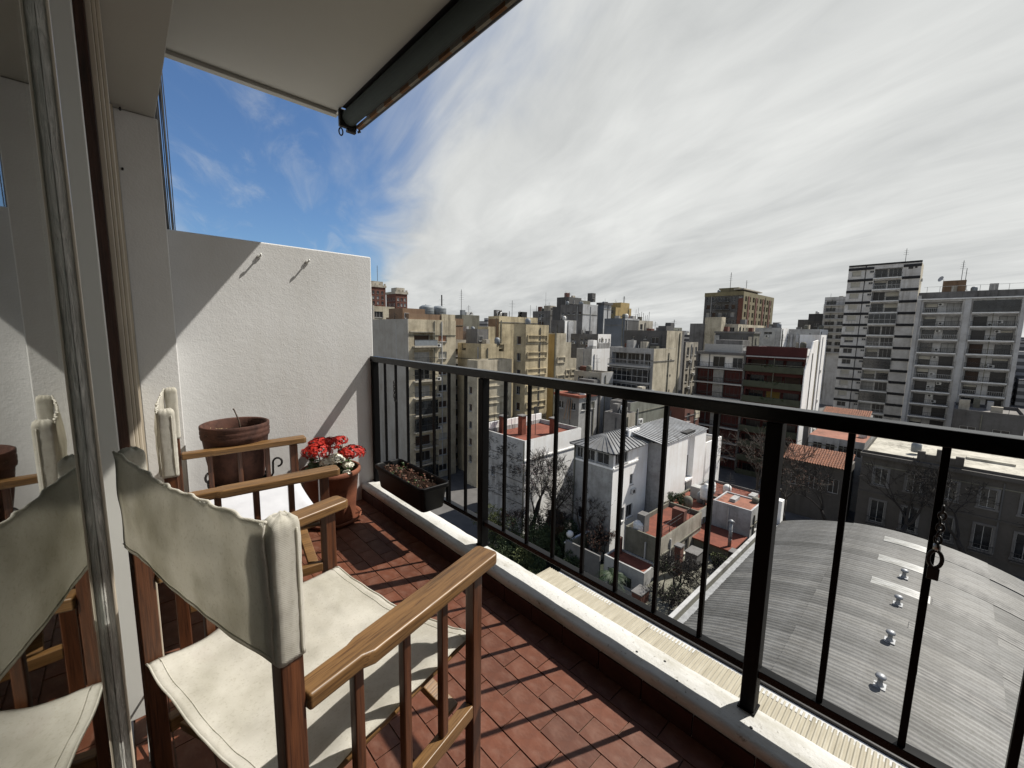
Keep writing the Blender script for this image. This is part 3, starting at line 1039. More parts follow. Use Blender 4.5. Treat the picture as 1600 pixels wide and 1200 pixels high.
def railing_mesh(w, d, kind, mat):
    def mk():
        m = MB()
        if kind == 'solid':
            m.box(0, w, -d - .10, -d + .004, -.17, .85)
            m.box(-.002, .10, -d + .006, -.004, .001, .85); m.box(w - .10, w + .002, -d + .006, -.004, .001, .85)
        elif kind == 'bars':
            m.box(0, w, -d, -d + .05, .92, .98); m.box(0, w, -d, -d + .05, .08, .12)
            n = max(3, int(w / .28))
            for k in range(n + 1):
                x = .01 + (w - .05) * k / n
                m.box(x, x + .03, -d + .01, -d + .04, .0, .92)
            for x in (0, w - .04):
                m.box(x, x + .04, -d + .05, -.01, .90, .96)
        elif kind == 'panel':
            m.box(0, w, -d, -d + .04, .95, 1.0)
            m.quad((0, -d + .02, .05), (w, -d + .02, .05), (w, -d + .02, .95), (0, -d + .02, .95))
        elif kind == 'glazed':      # balcony closed in with window panes
            m.box(0, w, -d, -d + .06, .95, 1.02); m.box(0, w, -d, -d + .06, 2.25, 2.32)
            n = max(3, int(w / .95))
            for k in range(n + 1):
                x = (w - .05) * k / n
                m.box(x, x + .05, -d, -d + .06, .0, 2.25)
            m.quad((0, -d + .03, .05), (w, -d + .03, .05), (w, -d + .03, 2.25), (0, -d + .03, 2.25), m=1)
        return m.mesh('railing', [M[mat], M['city_glass']])
    return cmesh(('r', w, d, kind, mat), mk)


class Bld:
    """a building: local origin at its camera-side corner (lowest x, lowest y) on the ground.
    'W' is the face towards -x, 'S' the face towards -y; a runs from the left as one faces it."""

    def __init__(s, name, label, x0, x1, y0, y1, ztop, mat, W=(), S=(), smat=None, zbase=GZ, par=.7, roof='roof_felt', cat='building', pt=.18):
        s.w, s.d, s.h = x1 - x0, y1 - y0, ztop - zbase
        s.z0 = zbase
        s.o = thing(name, label, cat, (x0, y0, zbase))
        s.lab = label
        w, d, h = s.w, s.d, s.h
        m = MB()
        s.face(m, lambda a, z, q: (q, d - a, z), d, h, W, 0)
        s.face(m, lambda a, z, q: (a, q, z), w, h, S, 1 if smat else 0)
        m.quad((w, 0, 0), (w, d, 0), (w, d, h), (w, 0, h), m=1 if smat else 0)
        m.quad((w, d, 0), (0, d, 0), (0, d, h), (w, d, h))
        p = pt
        zr = h - par
        if par > 0:
            for q in (((0, 0), (w, 0), (w - p, p), (p, p)), ((w, 0), (w, d), (w - p, d - p), (w - p, p)), ((w, d), (0, d), (p, d - p), (w - p, d - p)), ((0, d), (0, 0), (p, p), (p, d - p))):
                m.quad(*[(x, y, h) for x, y in q])
            m.quad((p, p, h), (w - p, p, h), (w - p, p, zr), (p, p, zr)); m.quad((w - p, p, h), (w - p, d - p, h), (w - p, d - p, zr), (w - p, p, zr))
            m.quad((w - p, d - p, h), (p, d - p, h), (p, d - p, zr), (w - p, d - p, zr)); m.quad((p, d - p, h), (p, p, h), (p, p, zr), (p, d - p, zr))
        else:
            p = 0
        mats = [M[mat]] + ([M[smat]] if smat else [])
        m.build('wall', mats, s.o)
        MB().quad((p, p, zr), (w - p, p, zr), (w - p, d - p, zr), (p, d - p, zr)).build('roof', M[roof], s.o)

    def face(s, m, mp, W, H, holes, mi):
        A = sorted({0, W, *[q[0] for q in holes], *[q[1] for q in holes]})
        Z = sorted({0, H, *[q[2] for q in holes], *[q[3] for q in holes]})
        for a0, a1 in zip(A[:-1], A[1:]):
            for z0, z1 in zip(Z[:-1], Z[1:]):
                ca, cz = (a0 + a1) / 2, (z0 + z1) / 2
                if any(q[0] < ca < q[1] and q[2] < cz < q[3] for q in holes):
                    continue
                m.quad(mp(a0, z0, 0), mp(a1, z0, 0), mp(a1, z1, 0), mp(a0, z1, 0), m=mi)
        for q in holes:
            a0, a1, z0, z1 = q[:4]
            D = q[4] if len(q) > 4 else .22
            for (b0, c0), (b1, c1) in (((a0, z0), (a1, z0)), ((a1, z0), (a1, z1)), ((a1, z1), (a0, z1)), ((a0, z1), (a0, z0))):
                m.quad(mp(b0, c0, 0), mp(b1, c1, 0), mp(b1, c1, D), mp(b0, c0, D), m=mi)
            m.quad(mp(a0, z0, D), mp(a1, z0, D), mp(a1, z1, D), mp(a0, z1, D), m=mi)

    def at(s, f, a, z, q=0.0):
        """location and turn of a piece whose left bottom corner is at a, z on face f, q inward"""
        return ((q, s.d - a, z), -PI / 2) if f == 'W' else ((a, q, z), 0.0)

    def put(s, name, me, f, a, z, q=0.0, parent=None):
        loc, rot = s.at(f, a, z, q)
        return link(name, me, s.o, loc, rot)

    def win(s, f, hole, kind=None, frame='frame_white'):
        a0, a1, z0, z1 = hole[:4]
        D = hole[4] if len(hole) > 4 else .22
        kind = kind or random.choice(('glass', 'glass', 'half1', 'half', 'half2', 'half3', 'curtain', 'pale', 'brown'))
        return s.put('window', window_mesh(a1 - a0, z1 - z0, kind, frame), f, a0, z0, D - .05)

    def wins(s, f, holes, kinds=None, frame='frame_white'):
        for hq in holes:
            s.win(f, hq, random.choice(kinds) if kinds else None, frame)

    def balcony(s, f, a, z, w, d, mat='frame_white', kind='bars', rmat='railing_dark', th=.16):
        b = s.put('balcony', balcony_mesh(w, d, mat, th), f, a, z)
        if kind:
            r = link('railing', railing_mesh(w, d, kind, rmat), b)
        return b

    def ac(s, f, a, z):
        return s.put('air_conditioner', ac_mesh(), f, a, z)

    def box(s, name, mat, x0, x1, y0, y1, z0, z1):
        return MB().box(x0, x1, y0, y1, z0, z1).build(name, M[mat], s.o)

    def strip(s, name, mat, f, a0, a1, z0, z1, out=.08, sink=0.0):
        """a raised band on a face"""
        if f == 'W':
            return s.box(name, mat, -out, sink - .002, s.d - a1, s.d - a0, z0, z1)
        return s.box(name, mat, a0, a1, -out, sink - .002, z0, z1)

    def hut(s, x0, x1, y0, y1, hgt, mat):
        z = s.h - .7
        o = s.box('rooftop_hut', mat, x0, x1, y0, y1, z, z + hgt)
        link('window', window_mesh(.9, .9, 'dark'), o, (x0 + .3, y0 - .03, z + hgt * .35)) if x1 - x0 > 1.5 and hgt > 1.6 else None
        return o

    def mast(s, x, y, z, hgt, arms=4, mat='railing_dark', r=.05):
        m = MB().tube([(x, y, z), (x, y, z + hgt)], r, 6)
        for k in range(arms):
            zz = z + hgt * (.62 + .36 * k / max(1, arms))
            L_ = .9 - .12 * k
            m.bar((x - L_ * .6, y + L_ * .5, zz), (x + L_ * .6, y - L_ * .5, zz), .03, .03)
        return m.build('antenna', M[mat], s.o)

    def dish(s, x, y, z, r=.5, mat='railing_dark'):
        m = MB().lathe([(0, 0), (r * .6, .05), (r, .16), (r * .98, .18), (r * .6, .09), (0, .05)], (0, 0), 16)
        m.tube([(0, 0, -.6), (0, 0, 0)], .05, 6)
        o = m.build('satellite_dish', M[mat], s.o, loc=(x, y, z + .6), rot=(R(70), 0, R(random.uniform(-160, -110))), smooth=True)
        return o


def grid_holes(a0, n, pitch, w, z0, m_, fp, h, dep=.22):
    return [(a0 + i * pitch, a0 + i * pitch + w, z0 + j * fp, z0 + j * fp + h, dep) for i in range(n) for j in range(m_)]


def ZT(z):
    return z - GZ


# ------------------------------------------------------------------ left: beige block with balconies, and its neighbours
FP = 2.85
top = ZT(1.6)
bays = [(1.0, 4.6, top - 2.2 - 2.1 - FP * k, top - 2.2 - FP * k, .9) for k in range(9)]
wn_ = [(5.6, 7.3, top - 2.5 - 1.15 - FP * k, top - 2.5 - FP * k, .18) for k in range(9)]
A = Bld('apartment_block', 'beige apartment block with a column of balconies and blank grey side, leftmost', 33.5, 42.7, 60.1, 76, 1.6, 'render_beige', S=bays + wn_, par=.5, roof='terrace_red')
# blank grey party wall face as its own skin
A.box('party_wall', 'render_grey', -.12, -.003, .0, 15.9, 0, top + .02)
A.box('party_wall_step', 'render_grey', -.12, .2, 12.6, 15.9, top + .022, top + 2.6)
for k, q in enumerate(bays):
    A.win('S', (q[0] + .2, q[1] - .3, q[2] + .05, q[3] - .35, q[4]), random.choice(('brown', 'glass', 'dark', 'glass', 'curtain')) if k else 'brown')
    A.balcony('S', .7, q[2] - .02, 4.3, .75, 'render_sand', 'panel' if k == 0 else random.choice(('bars', 'bars', 'glazed')), 'tank_grey' if k == 0 else 'railing_dark', .22)
for k, q in enumerate(wn_):
    A.win('S', q, ('terra', 'pale', 'brown', 'dark', 'brown', 'brown', 'pale', 'brown', 'dark')[k])
for k in (0, 2, 3, 5):
    A.ac('S', 5.2, wn_[k][2] - .9)
A.strip('drain_pipe', 'moss_wall', 'S', 4.78, 4.92, 0, top - .2, .12)
A.strip('cornice', 'render_sand', 'S', .2, 4.7, top - 2.1, top - 1.95, .25)
A.box('roof_parapet', 'render_brown', .2, 6.3, .2, 1.0, top, top + .9)
A.box('roof_parapet_end', 'render_beige', 6.35, 9.1, .05, .6, top + .001, top + 1.0)
A.hut(1.2, 5.5, 4, 9, 2.6, 'render_brown')

A2 = Bld('rear_wing', 'narrow shaded wing with dark windows right of the beige block', 44.1, 48.9, 63.3, 75, -1.9, 'render_sand', S=grid_holes(.6, 2, 2.1, 1.5, 1.2, 8, 2.85, 1.4))
A2.wins('S', grid_holes(.6, 2, 2.1, 1.5, 1.2, 8, 2.85, 1.4), ('dark', 'glass', 'brown'))
for k in range(4):
    A2.balcony('S', 2.4, 3.5 + 5.7 * k, 2.3, .7, 'render_sand', 'bars')
WB = Bld('white_house', 'white rooftop house behind the rear wing with one dark window', 60.5, 68.1, 78.7, 86, -.2, 'render_oldwhite_shade', S=[(3.2, 5.6, 21.2, 23.6), (.4, 2.2, 20.5, 22), (.4, 2.2, 17.5, 19)])
WB.wins('S', [(3.2, 5.6, 21.2, 23.6), (.4, 2.2, 20.5, 22), (.4, 2.2, 17.5, 19)], ('dark',))
SB = Bld('stained_block', 'rain-streaked concrete tank house on the skyline left of centre', 67.6, 73.6, 92.2, 97, 4.1, 'moss_wall', par=.2)
SB.mast(1.2, 2, ZT(4), 7, 5, r=.07); SB.dish(3.5, .4, ZT(4.0), .45); SB.mast(4.5, 3, ZT(4), 3, 3)
SB.box('machine', 'tank_grey', .3, 1.4, .4, 1.4, ZT(3.9), ZT(5.4)); SB.box('machine', 'unit_white', 1.8, 4.0, .4, 2.2, ZT(3.9), ZT(4.9))
TB = Bld('tank_base', 'flat roofed block carrying two grey water tanks', 45.5, 59, 80, 92, 2.6, 'render_brown', par=.3)
TB.mast(9.5, 3, ZT(2.4), 5.6, 2, r=.16); TB.mast(5.2, 3, ZT(2.4), 3.2, 0, r=.09)
for k, (x, y) in enumerate(((50.2, 81.8), (53.6, 82.0))):
    wt = thing('water_tank', ('left' if k == 0 else 'right') + ' one of two big grey cylindrical water tanks on a roof', 'water tank', (x, y, 2.6), 0, 'grey tanks on the skyline')
    MB().lathe([(0, 0), (1.65, 0), (1.65, 2.2), (1.6, 2.35), (.9, 2.75), (0, 2.85)], (0, 0), 28).build('drum', M['tank_grey'], wt, smooth=True)
    for zz in (.5, 1.0, 1.5, 2.0):
        MB().torus((0, 0, zz), 1.66, .03, 'z', 28, 5).build('hoop', M['tank_grey'], wt, smooth=True)
for k, (x0, x1, y0, y1, zt) in enumerate(((103.5, 112.3, 227, 238, 23.2), (108.7, 115.5, 208, 219, 18.7))):
    zz = ZT(zt)
    hs = grid_holes(.8, 3, (x1 - x0 - .8) / 3, 1.3, zz - 24, 8, 2.9, 1.7)
    hw = grid_holes(1, 4, 2.4, 1.2, zz - 24, 8, 2.9, 1.7)
    T_ = Bld('brick_tower', ('taller far red-brick tower with a stone crown, beside the end wall', 'second far red-brick tower with a stepped stone crown')[k], x0, x1, y0, y1, zt, 'brick_red', W=hw, S=hs, par=.5)
    T_.wins('S', hs, ('dark', 'curtain')); T_.wins('W', hw, ('dark', 'curtain'))
    T_.box('crown', 'render_sand', -.4, x1 - x0 + .4, -.4, y1 - y0 + .4, zz + .01, zz + 1.2)
    T_.box('crown', 'render_sand', 1, x1 - x0 - 1, 1, 7, zz + 1.21, zz + 3.4)
    for j in range(4):
        T_.box('pinnacle', 'render_sand', j * (x1 - x0 - .8) / 3, .8 + j * (x1 - x0 - .8) / 3, -.35, .5, zz + 1.21, zz + 2.2)
    if k == 0: T_.mast(5.5, 3, zz + 3.4, 9, 3, r=.12)
FW = Bld('rooftop_flat', 'low cream rooftop flat with square openings beside the red-brick towers', 44.5, 56, 108, 118, 6.0, 'render_cream', S=[(1, 3, 29, 30.6), (4.5, 8, 29, 30.6)])
FW.wins('S', [(1, 3, 29, 30.6), (4.5, 8, 29, 30.6)], ('dark',))
FW.hut(2, 6, 2, 6, 3.6, 'render_sand')

# ------------------------------------------------------------------ yellow group
def relief(b, f, a0, a1, zs, mat):
    for z in zs:
        for (p0, p1, q0, q1) in ((a0, a1, z, z + .14), (a0, a1, z + 1.0, z + 1.14), (a0, a0 + .14, z + .141, z + .999), (a1 - .14, a1, z + .141, z + .999)):
            b.strip('relief_frame', mat, f, p0, p1, q0, q1, .16)


yl_h = [(1.2, 2.6, ZT(-6.6), ZT(-5.6))]
YL = Bld('yellow_annex', 'pale yellow annex with raised panel frames, lowest of the yellow group', 41.1, 48.6, 51.9, 54.6, -4.8, 'render_cream', W=[(.5, 1.3, 4 + 2.9 * k, 5.2 + 2.9 * k) for k in range(5)], par=.2)
YL.wins('W', [(.5, 1.3, 4 + 2.9 * k, 5.2 + 2.9 * k) for k in range(5)], ('dark', 'brown'))
relief(YL, 'S', 1.0, 6.9, [ZT(-4.8) - 4.4 - 2.9 * k for k in range(6)], 'render_cream')
yt = ZT(-2.3)
YT = Bld('yellow_terrace_house', 'yellow house with a notched roof terrace behind the annex', 44.5, 50.4, 55.2, 62, -2.3, 'render_yellow', W=[(1.2, 2.4, yt - 1.3, yt - .1, 1.2), (4.3, 5.4, yt - 3.9, yt - 2.9)], S=[(1.6, 3.4, yt - 3.9, yt - 2.8), (4.0, 5.2, yt - 1.4, yt - .15, 1.2)], par=.9)
YT.wins('W', [(4.3, 5.4, yt - 3.9, yt - 2.9)], ('brown',)); YT.wins('S', [(1.6, 3.4, yt - 3.9, yt - 2.8)], ('brown',))
YT.ac('S', .5, yt - 3.8)
YT.hut(.9, 3.4, 2.2, 5.5, 3.2, 'concrete'); YT.box('stair_tower', 'render_yellow', 4.0, 5.7, 3, 6, yt - .8, yt + 3.0)
yw = ZT(1.1)
hs = [(.8, 1.8, yw - 3.4 - 2.9 * k, yw - 2.0 - 2.9 * k) for k in range(8)]
YW = Bld('yellow_tower', 'tall pale yellow block with framed panels on its sunlit face', 50.0, 55.7, 50.0, 53.0, 1.1, 'render_yellow', W=hs, par=.3)
YW.wins('W', hs, ('brown', 'dark', 'glass'))
relief(YW, 'S', .35, 5.3, [yw - 2.9 - 2.9 * k for k in range(8)], 'render_yellow')
YW.mast(1, 1.5, yw - .3, 1.8, 2)
YR = Bld('yellow_roof_house', 'cream rooftop house with brown side and dishes above the yellow tower', 57.5, 69.1, 65.5, 69, 3.0, 'render_yellow', par=.25)
YR.box('side_cladding', 'render_brown', -.1, -.003, .1, 3.4, 20, ZT(3.0) - .6)
YR.dish(.9, .6, ZT(3), .75); YR.dish(6.6, .7, ZT(3), .85); YR.box('machine', 'window_dark', 7.2, 8.8, .6, 1.8, ZT(2.9), ZT(4.2)); YR.mast(4.6, 1, ZT(2.9), 3.6, 2)
for k, (x1, z1) in enumerate(((61.0, -.3), (62.6, -2.0), (64.4, -5.1))):
    o_ = Bld('ochre_block', ('slim pale yellow slab with ochre side, right of the yellow tower', 'middle step of the pale yellow stair-stepped wall', 'lowest step of the pale yellow stair-stepped wall')[k], (58.3, 61.01, 62.61)[k], x1, 50.3 + .02 * k, 55, z1, 'render_cream', par=.15)
    if k == 0:
        o_.box('ochre_side', 'render_ochre', -.12, -.003, .3, 4.5, 0, ZT(-.5))
        o_.strip('drain_pipe', 'moss_wall', 'W', 4.45, 4.68, 4, ZT(-.3), .3)
        relief(o_, 'S', .3, 2.6, [ZT(-.3) - 5.5 - 3.4 * j for j in range(4)], 'render_cream')
    else:
        relief(o_, 'S', .15, x1 - (61.01, 62.61)[k - 1] - .2, [ZT(-5.1) - 3.2 - 3.4 * j for j in range(3)], 'render_cream')

# ------------------------------------------------------------------ grey middle distance
def rnd_holes(W, H, zlo, n, fp=2.9, w=1.3, h=1.4):
    out = []
    cols = max(1, int(W / (w * 2.0)))
    for i in range(cols):
        for j in range(n):
            if random.random() < .8:
                a = (W / cols) * (i + .5) - w / 2
                z = H - zlo - fp * j - h
                if z > .5:
                    out.append((round(a, 2), round(a + w, 2), round(z, 2), round(z + h, 2)))
    return out


def dress(b, hw=(), hs_=(), n=5):
    '''air units under windows, rain pipes and the odds and ends that stand on flat roofs'''
    for f, hh in (('W', hw), ('S', hs_)):
        for q in hh:
            if random.random() < .30:
                b.ac(f, q[0] + random.uniform(0, .5), q[2] - .75)
    for f, L_ in (('W', b.d), ('S', b.w)):
        if L_ > 3:
            a = random.uniform(.3, L_ - .5)
            b.strip('drain_pipe', random.choice(('moss_wall', 'concrete_dark', 'frame_white')), f, a, a + .13, 2, b.h - random.uniform(.2, 1.2), .14)
            if random.random() < .7:
                z = b.h - random.uniform(1.2, 3.5)
                b.strip('string_course', random.choice(('concrete', 'moss_wall')), f, .05, L_ - .05, z, z + .12, .09)
    for k in range(n):
        x, y = random.uniform(.3, max(.4, b.w - 1.6)), random.uniform(.3, max(.4, b.d - 1.6))
        t_ = random.random()
        z = b.h - .75
        if t_ < .45:
            b.box('roof_box', random.choice(('concrete', 'render_oldwhite_shade', 'moss_wall', 'concrete_dark', 'brick_red', 'render_sand')), x, x + random.uniform(.6, 1.6), y, y + random.uniform(.6, 1.6), z, b.h + random.uniform(.2, 1.7))
        elif t_ < .65:
            MB().lathe([(0, 0), (.5, 0), (.52, 1.0), (.3, 1.25), (0, 1.3)], (x, y), 12, 0, b.h - .2).build('roof_tank', M[random.choice(('tank_white', 'tank_grey', 'moss_wall'))], b.o, smooth=True)
        elif t_ < .85:
            b.mast(x, y, b.h - .5, random.uniform(1.6, 4), random.choice((0, 2, 4)), r=.035)
        else:
            MB().tube([(x, y, z), (x, y, b.h + random.uniform(.3, 1.2))], .09, 6).build('vent_pipe', M['galvanised'], b.o)


def gb(name, label, x0, x1, y0, y1, zt, mat, smat=None, nW=3, nS=0, par=.4, w=1.3, h=1.4, zlo=.9):
    H = zt - GZ
    hw = rnd_holes(y1 - y0, H, zlo, nW, 2.9, w, h) if nW else []
    hs_ = rnd_holes(x1 - x0, H, zlo, nS, 2.9, w, h) if nS else []
    b = Bld(name, label, x0, x1, y0, y1, zt, mat, W=hw, S=hs_, smat=smat, par=par)
    b.wins('W', hw, ('dark', 'glass', 'brown', 'glass')); b.wins('S', hs_, ('dark', 'glass', 'pale'))
    dress(b, hw, hs_)
    return b


b = gb('dark_block', 'tallest dark grey block on the skyline left of centre', 107.3, 114, 87.9, 93, 11.3, 'concrete_dark', nW=0)
b.box('step', 'moss_wall', 6.71, 12, .2, 5, 20, ZT(10.6)); b.box('step', 'concrete_dark', 12.01, 18, .4, 5, 20, ZT(9.4))
b.box('step', 'concrete_dark', .5, 6, 5.11, 7.4, 20, ZT(8.3))
b.mast(2, 2, ZT(11.2), 1.4, 2); b.hut(14, 16, 1, 3, 3, 'concrete_dark')
b = gb('grey_flats', 'low dark flats with roof rails left of the dark block', 110.3, 116, 98.5, 107, 7.2, 'concrete', nW=3, w=2.4)
b.hut(1, 4, 1, 4, 2.6, 'render_sand'); b.mast(3, 5, ZT(7), 7, 1, r=.04)
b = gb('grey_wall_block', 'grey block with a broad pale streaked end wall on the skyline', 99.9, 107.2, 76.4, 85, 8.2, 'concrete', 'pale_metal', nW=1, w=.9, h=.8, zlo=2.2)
b = gb('slate_stack', 'slim dark blue-grey stack with a flat cap near the pale end wall', 118.1, 122.4, 81.6, 84, 9.2, 'slate_blue', 'pale_metal', nW=0)
b.box('cap', 'concrete_dark', -.4, 4.7, -.4, 2.8, ZT(9.21), ZT(9.9))
b = gb('yellow_skyline_block', 'small ochre-yellow round-shouldered block on the skyline with a roof statue', 133, 143.7, 86.7, 93.5, 9.2, 'olive_brown', 'render_ochre', nW=3)
b.box('dome_base', 'render_ochre', 4, 10, .5, 5, ZT(9.2), ZT(11.2)); b.mast(8.4, 2, ZT(11.2), 2.6, 3, r=.16)
b = gb('pale_panel_block', 'grey block with bright white stripe panels on its sunny side', 81.4, 86.3, 67.9, 72.3, 2.9, 'concrete', 'render_oldwhite_shade', nW=1, nS=1, w=.7, h=.9, zlo=3)
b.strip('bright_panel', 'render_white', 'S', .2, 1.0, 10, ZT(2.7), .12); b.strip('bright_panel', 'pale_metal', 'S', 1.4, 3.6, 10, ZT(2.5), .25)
b = gb('slate_shed', 'flat dark blue-grey cladded block right of the striped panels', 87.3, 93.6, 54.2, 60, 3.4, 'slate_blue', 'concrete_dark', nW=0)
b.box('white_rim', 'pale_metal', -.05, 6.4, -.06, -.004, ZT(3.0), ZT(3.42))
b = gb('brown_lean_to', 'brownish streaked box with a row of roof masts beside the slate shed', 93.7, 101.3, 54.6, 60, 3.1, 'render_brown', 'render_sand', nW=0, nS=1)
for k in range(8):
    b.mast(.6 + k * .95, 1, ZT(2.7), random.uniform(1.2, 3.6), 0, r=.05)
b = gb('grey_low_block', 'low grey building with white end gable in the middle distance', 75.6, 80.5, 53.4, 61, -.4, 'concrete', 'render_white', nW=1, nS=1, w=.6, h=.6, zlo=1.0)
b = gb('white_stepped_house', 'white stepped house with chimney slab and slit windows in the middle', 67.8, 75.0, 49.2, 53, -3.3, 'render_oldwhite_shade', 'render_white', nW=2, nS=0, w=.9, h=.7)
b.box('chimney_slab', 'render_white', 1.2, 2.4, .6, 2.0, ZT(-3.9), ZT(-1.6)); b.box('step', 'render_oldwhite_shade', 3.2, 7, .5, 3.4, ZT(-3.9), ZT(-2.2))
b = gb('beige_annex', 'low stained beige house below the white stepped house', 60.4, 64.0, 41.6, 47.6, -7.0, 'render_sand', 'render_oldwhite_shade', nW=2, nS=0, w=1.2, h=.9)
b.box('concrete_box', 'concrete', -1.8, -.02, .3, 3.5, 6, ZT(-8.2))
b = gb('terrace_shack', 'grimy low house with a red terrace rim and leaning planks', 52.5, 57.5, 40.2, 45.2, -10.5, 'concrete', 'render_oldwhite_shade', nW=1, nS=1, w=1.1, h=1.2)
b.box('terrace_rim', 'terrace_red', -.25, 5.2, -.25, 5.2, ZT(-10.49), ZT(-10.1))
for k in range(3):
    MB().bar((-.9 - .3 * k, 1.0 + .4 * k, ZT(-14)), (-.05, 1.4 + .4 * k, ZT(-10.9)), .12, .06).build('plank', M['render_brown'], b.o)
b.hut(1.5, 4, 1.5, 3.5, 2.4, 'concrete')
b = gb('green_grey_hall', 'long blank grey-green hall behind the slate roofed house', 55.7, 68.2, 32.9, 36.5, -10.6, 'concrete', 'green_grey', nW=0, par=.3)
b = gb('concrete_tank_house', 'pale concrete tank house with side bars in front of the green hall', 50.5, 53.6, 30.8, 34, -11.4, 'concrete', 'render_sand', nW=0, par=.2)
b = gb('brick_red_annex', 'dull red windowless annex behind the slate roof', 65.0, 70.6, 28.6, 31.8, -11.9, 'brick_red', 'brick_red', nW=0, nS=1, par=.2)
b.box('cream_patch', 'render_cream', 3.6, 5.6, -.08, -.004, ZT(-14), ZT(-12.0))

# white flats with bands of glazed balconies
wt_ = ZT(-2.7)
loggia = [(.5, 8.4, wt_ - 3.1 - 2.85 * k, wt_ - .9 - 2.85 * k, 1.1) for k in range(7)]
WA = Bld('banded_flats', 'grey-white flats with bands of glazed balconies and a cream end wall', 67.4, 75.4, 35.8, 44.8, -2.7, 'render_oldwhite_shade', W=loggia, smat='render_cream', par=.4)
for k, q in enumerate(loggia):
    for j in range(3):
        WA.win('W', (q[0] + .2 + 2.6 * j, q[0] + 2.6 + 2.6 * j, q[2] + .1, q[3] - .1, q[4]), random.choice(('glass', 'curtain', 'dark')))
    WA.balcony('W', .2, q[2] - .02, 8.4, .9, 'frame_white', 'bars' if k == 0 else 'glazed', 'frame_white', .3)
for j in range(6):
    for dx in (5.2, 6.3):
        WA.strip('vent_hole', 'window_dark', 'S', dx, dx + .35, wt_ - 2.4 - 2.85 * j, wt_ - 2.0 - 2.85 * j, .03)
GB = Bld('grey_brick_penthouse', 'grey brick top storey with cream end wall above the banded flats', 74.1, 80.4, 37.0, 46.1, .5, 'grey_brick', W=[(6.0, 7.5, ZT(-2.0), ZT(-.8)), (1.8, 2.4, ZT(-1.3), ZT(-.7)), (4.4, 5.0, ZT(-1.2), ZT(-.6))], smat='render_cream', par=.3)
GB.wins('W', [(6.0, 7.5, ZT(-2.0), ZT(-.8)), (1.8, 2.4, ZT(-1.3), ZT(-.7)), (4.4, 5.0, ZT(-1.2), ZT(-.6))], ('dark',))
GB.box('grey_end', 'concrete', 6.32, 9.5, 1, 8, 10, ZT(.6)); GB.box('machine', 'concrete_dark', .4, 3.2, .4, 2, ZT(.2), ZT(1.4))
sh = [(.8 + 2.0 * i, 1.9 + 2.0 * i, ZT(-4.6) - 2.9 * j, ZT(-2.9) - 2.9 * j) for i in range(3) for j in range(6)]
SD = Bld('sandy_flats', 'narrow sandy flats with small windows and round air units behind the cream wall', 87.4, 93.6, 39.3, 45, -1.8, 'concrete', S=sh, smat='render_sand')
SD.wins('S', sh, ('glass', 'pale', 'curtain'))
for k in range(4):
    SD.ac('S', 2.0 + (k % 2) * 2, ZT(-6.2) - 2.9 * k)
b = gb('grey_cube', 'plain grey cube on the skyline right of the sandy flats', 94.4, 98.8, 45.6, 50, 1.4, 'concrete', 'green_grey', nW=1)

# ------------------------------------------------------------------ across the street, right of centre
wr = ZT(-3.4)
rec = [(.3, 8.8, wr - 3.0 - 2.85 * k, wr - .5 - 2.85 * k, 1.2) for k in range(8)]
RW = Bld('red_panel_flats', 'flats with dark red panels, white slabs and a perforated white centre strip', 84, 95, 26.4, 35.5, -3.4, 'concrete', W=rec, smat='render_oldwhite_shade', par=.3)
for k, q in enumerate(rec):
    RW.balcony('W', .1, q[2] - .02, 8.9, .55, 'frame_white', 'bars', 'railing_dark', .26)
    if k == 0:
        RW.strip('white_back_wall', 'render_white', 'W', .4, 8.7, q[2] + .01, q[3] - .01, -1.08, 1.19)
        RW.win('W', (3.0, 5.2, q[2] + .1, q[3] - .4, 1.05), 'dark'); RW.win('W', (6.6, 8.4, q[2] + .1, q[3] - .5, 1.05), 'glass')
        continue
    for j, (a0, a1) in enumerate(((.4, 3.5), (5.5, 8.7))):
        pn = RW.put('panel', cmesh(('rp', j), lambda a0=a0, a1=a1: MB().box(0, a1 - a0, -.05, .02, 0, 2.46).mesh('panel', M['red_panel'])), 'W', a0, q[2] + .02, .55)
        w_ = link('window', window_mesh(2.3, 1.6, random.choice(('dark', 'dark', 'dark', 'glass', 'yellow' if k == 2 else 'dark')), 'frame_dark'), pn, (.4, -.06, .5))
    # perforated strip: a lattice
    RW.put('lattice', cmesh('lattice', lambda: (lambda m: ([m.box(.02 + .24 * i, .12 + .24 * i, -.06, 0, 0, 2.44) for i in range(8)], [m.box(0, 1.9, -.05, -.01, .05 + .24 * j, .14 + .24 * j) for j in range(10)], m)[2])(MB()).mesh('lattice', M['frame_white'])), 'W', 3.55, q[2] + .02, .2)
RW.box('pergola', 'frame_white', 1, 1.2, 1, 8, wr - .3, wr + 1.5)
RW.hut(4, 8, 2, 7, 3.0, 'concrete')

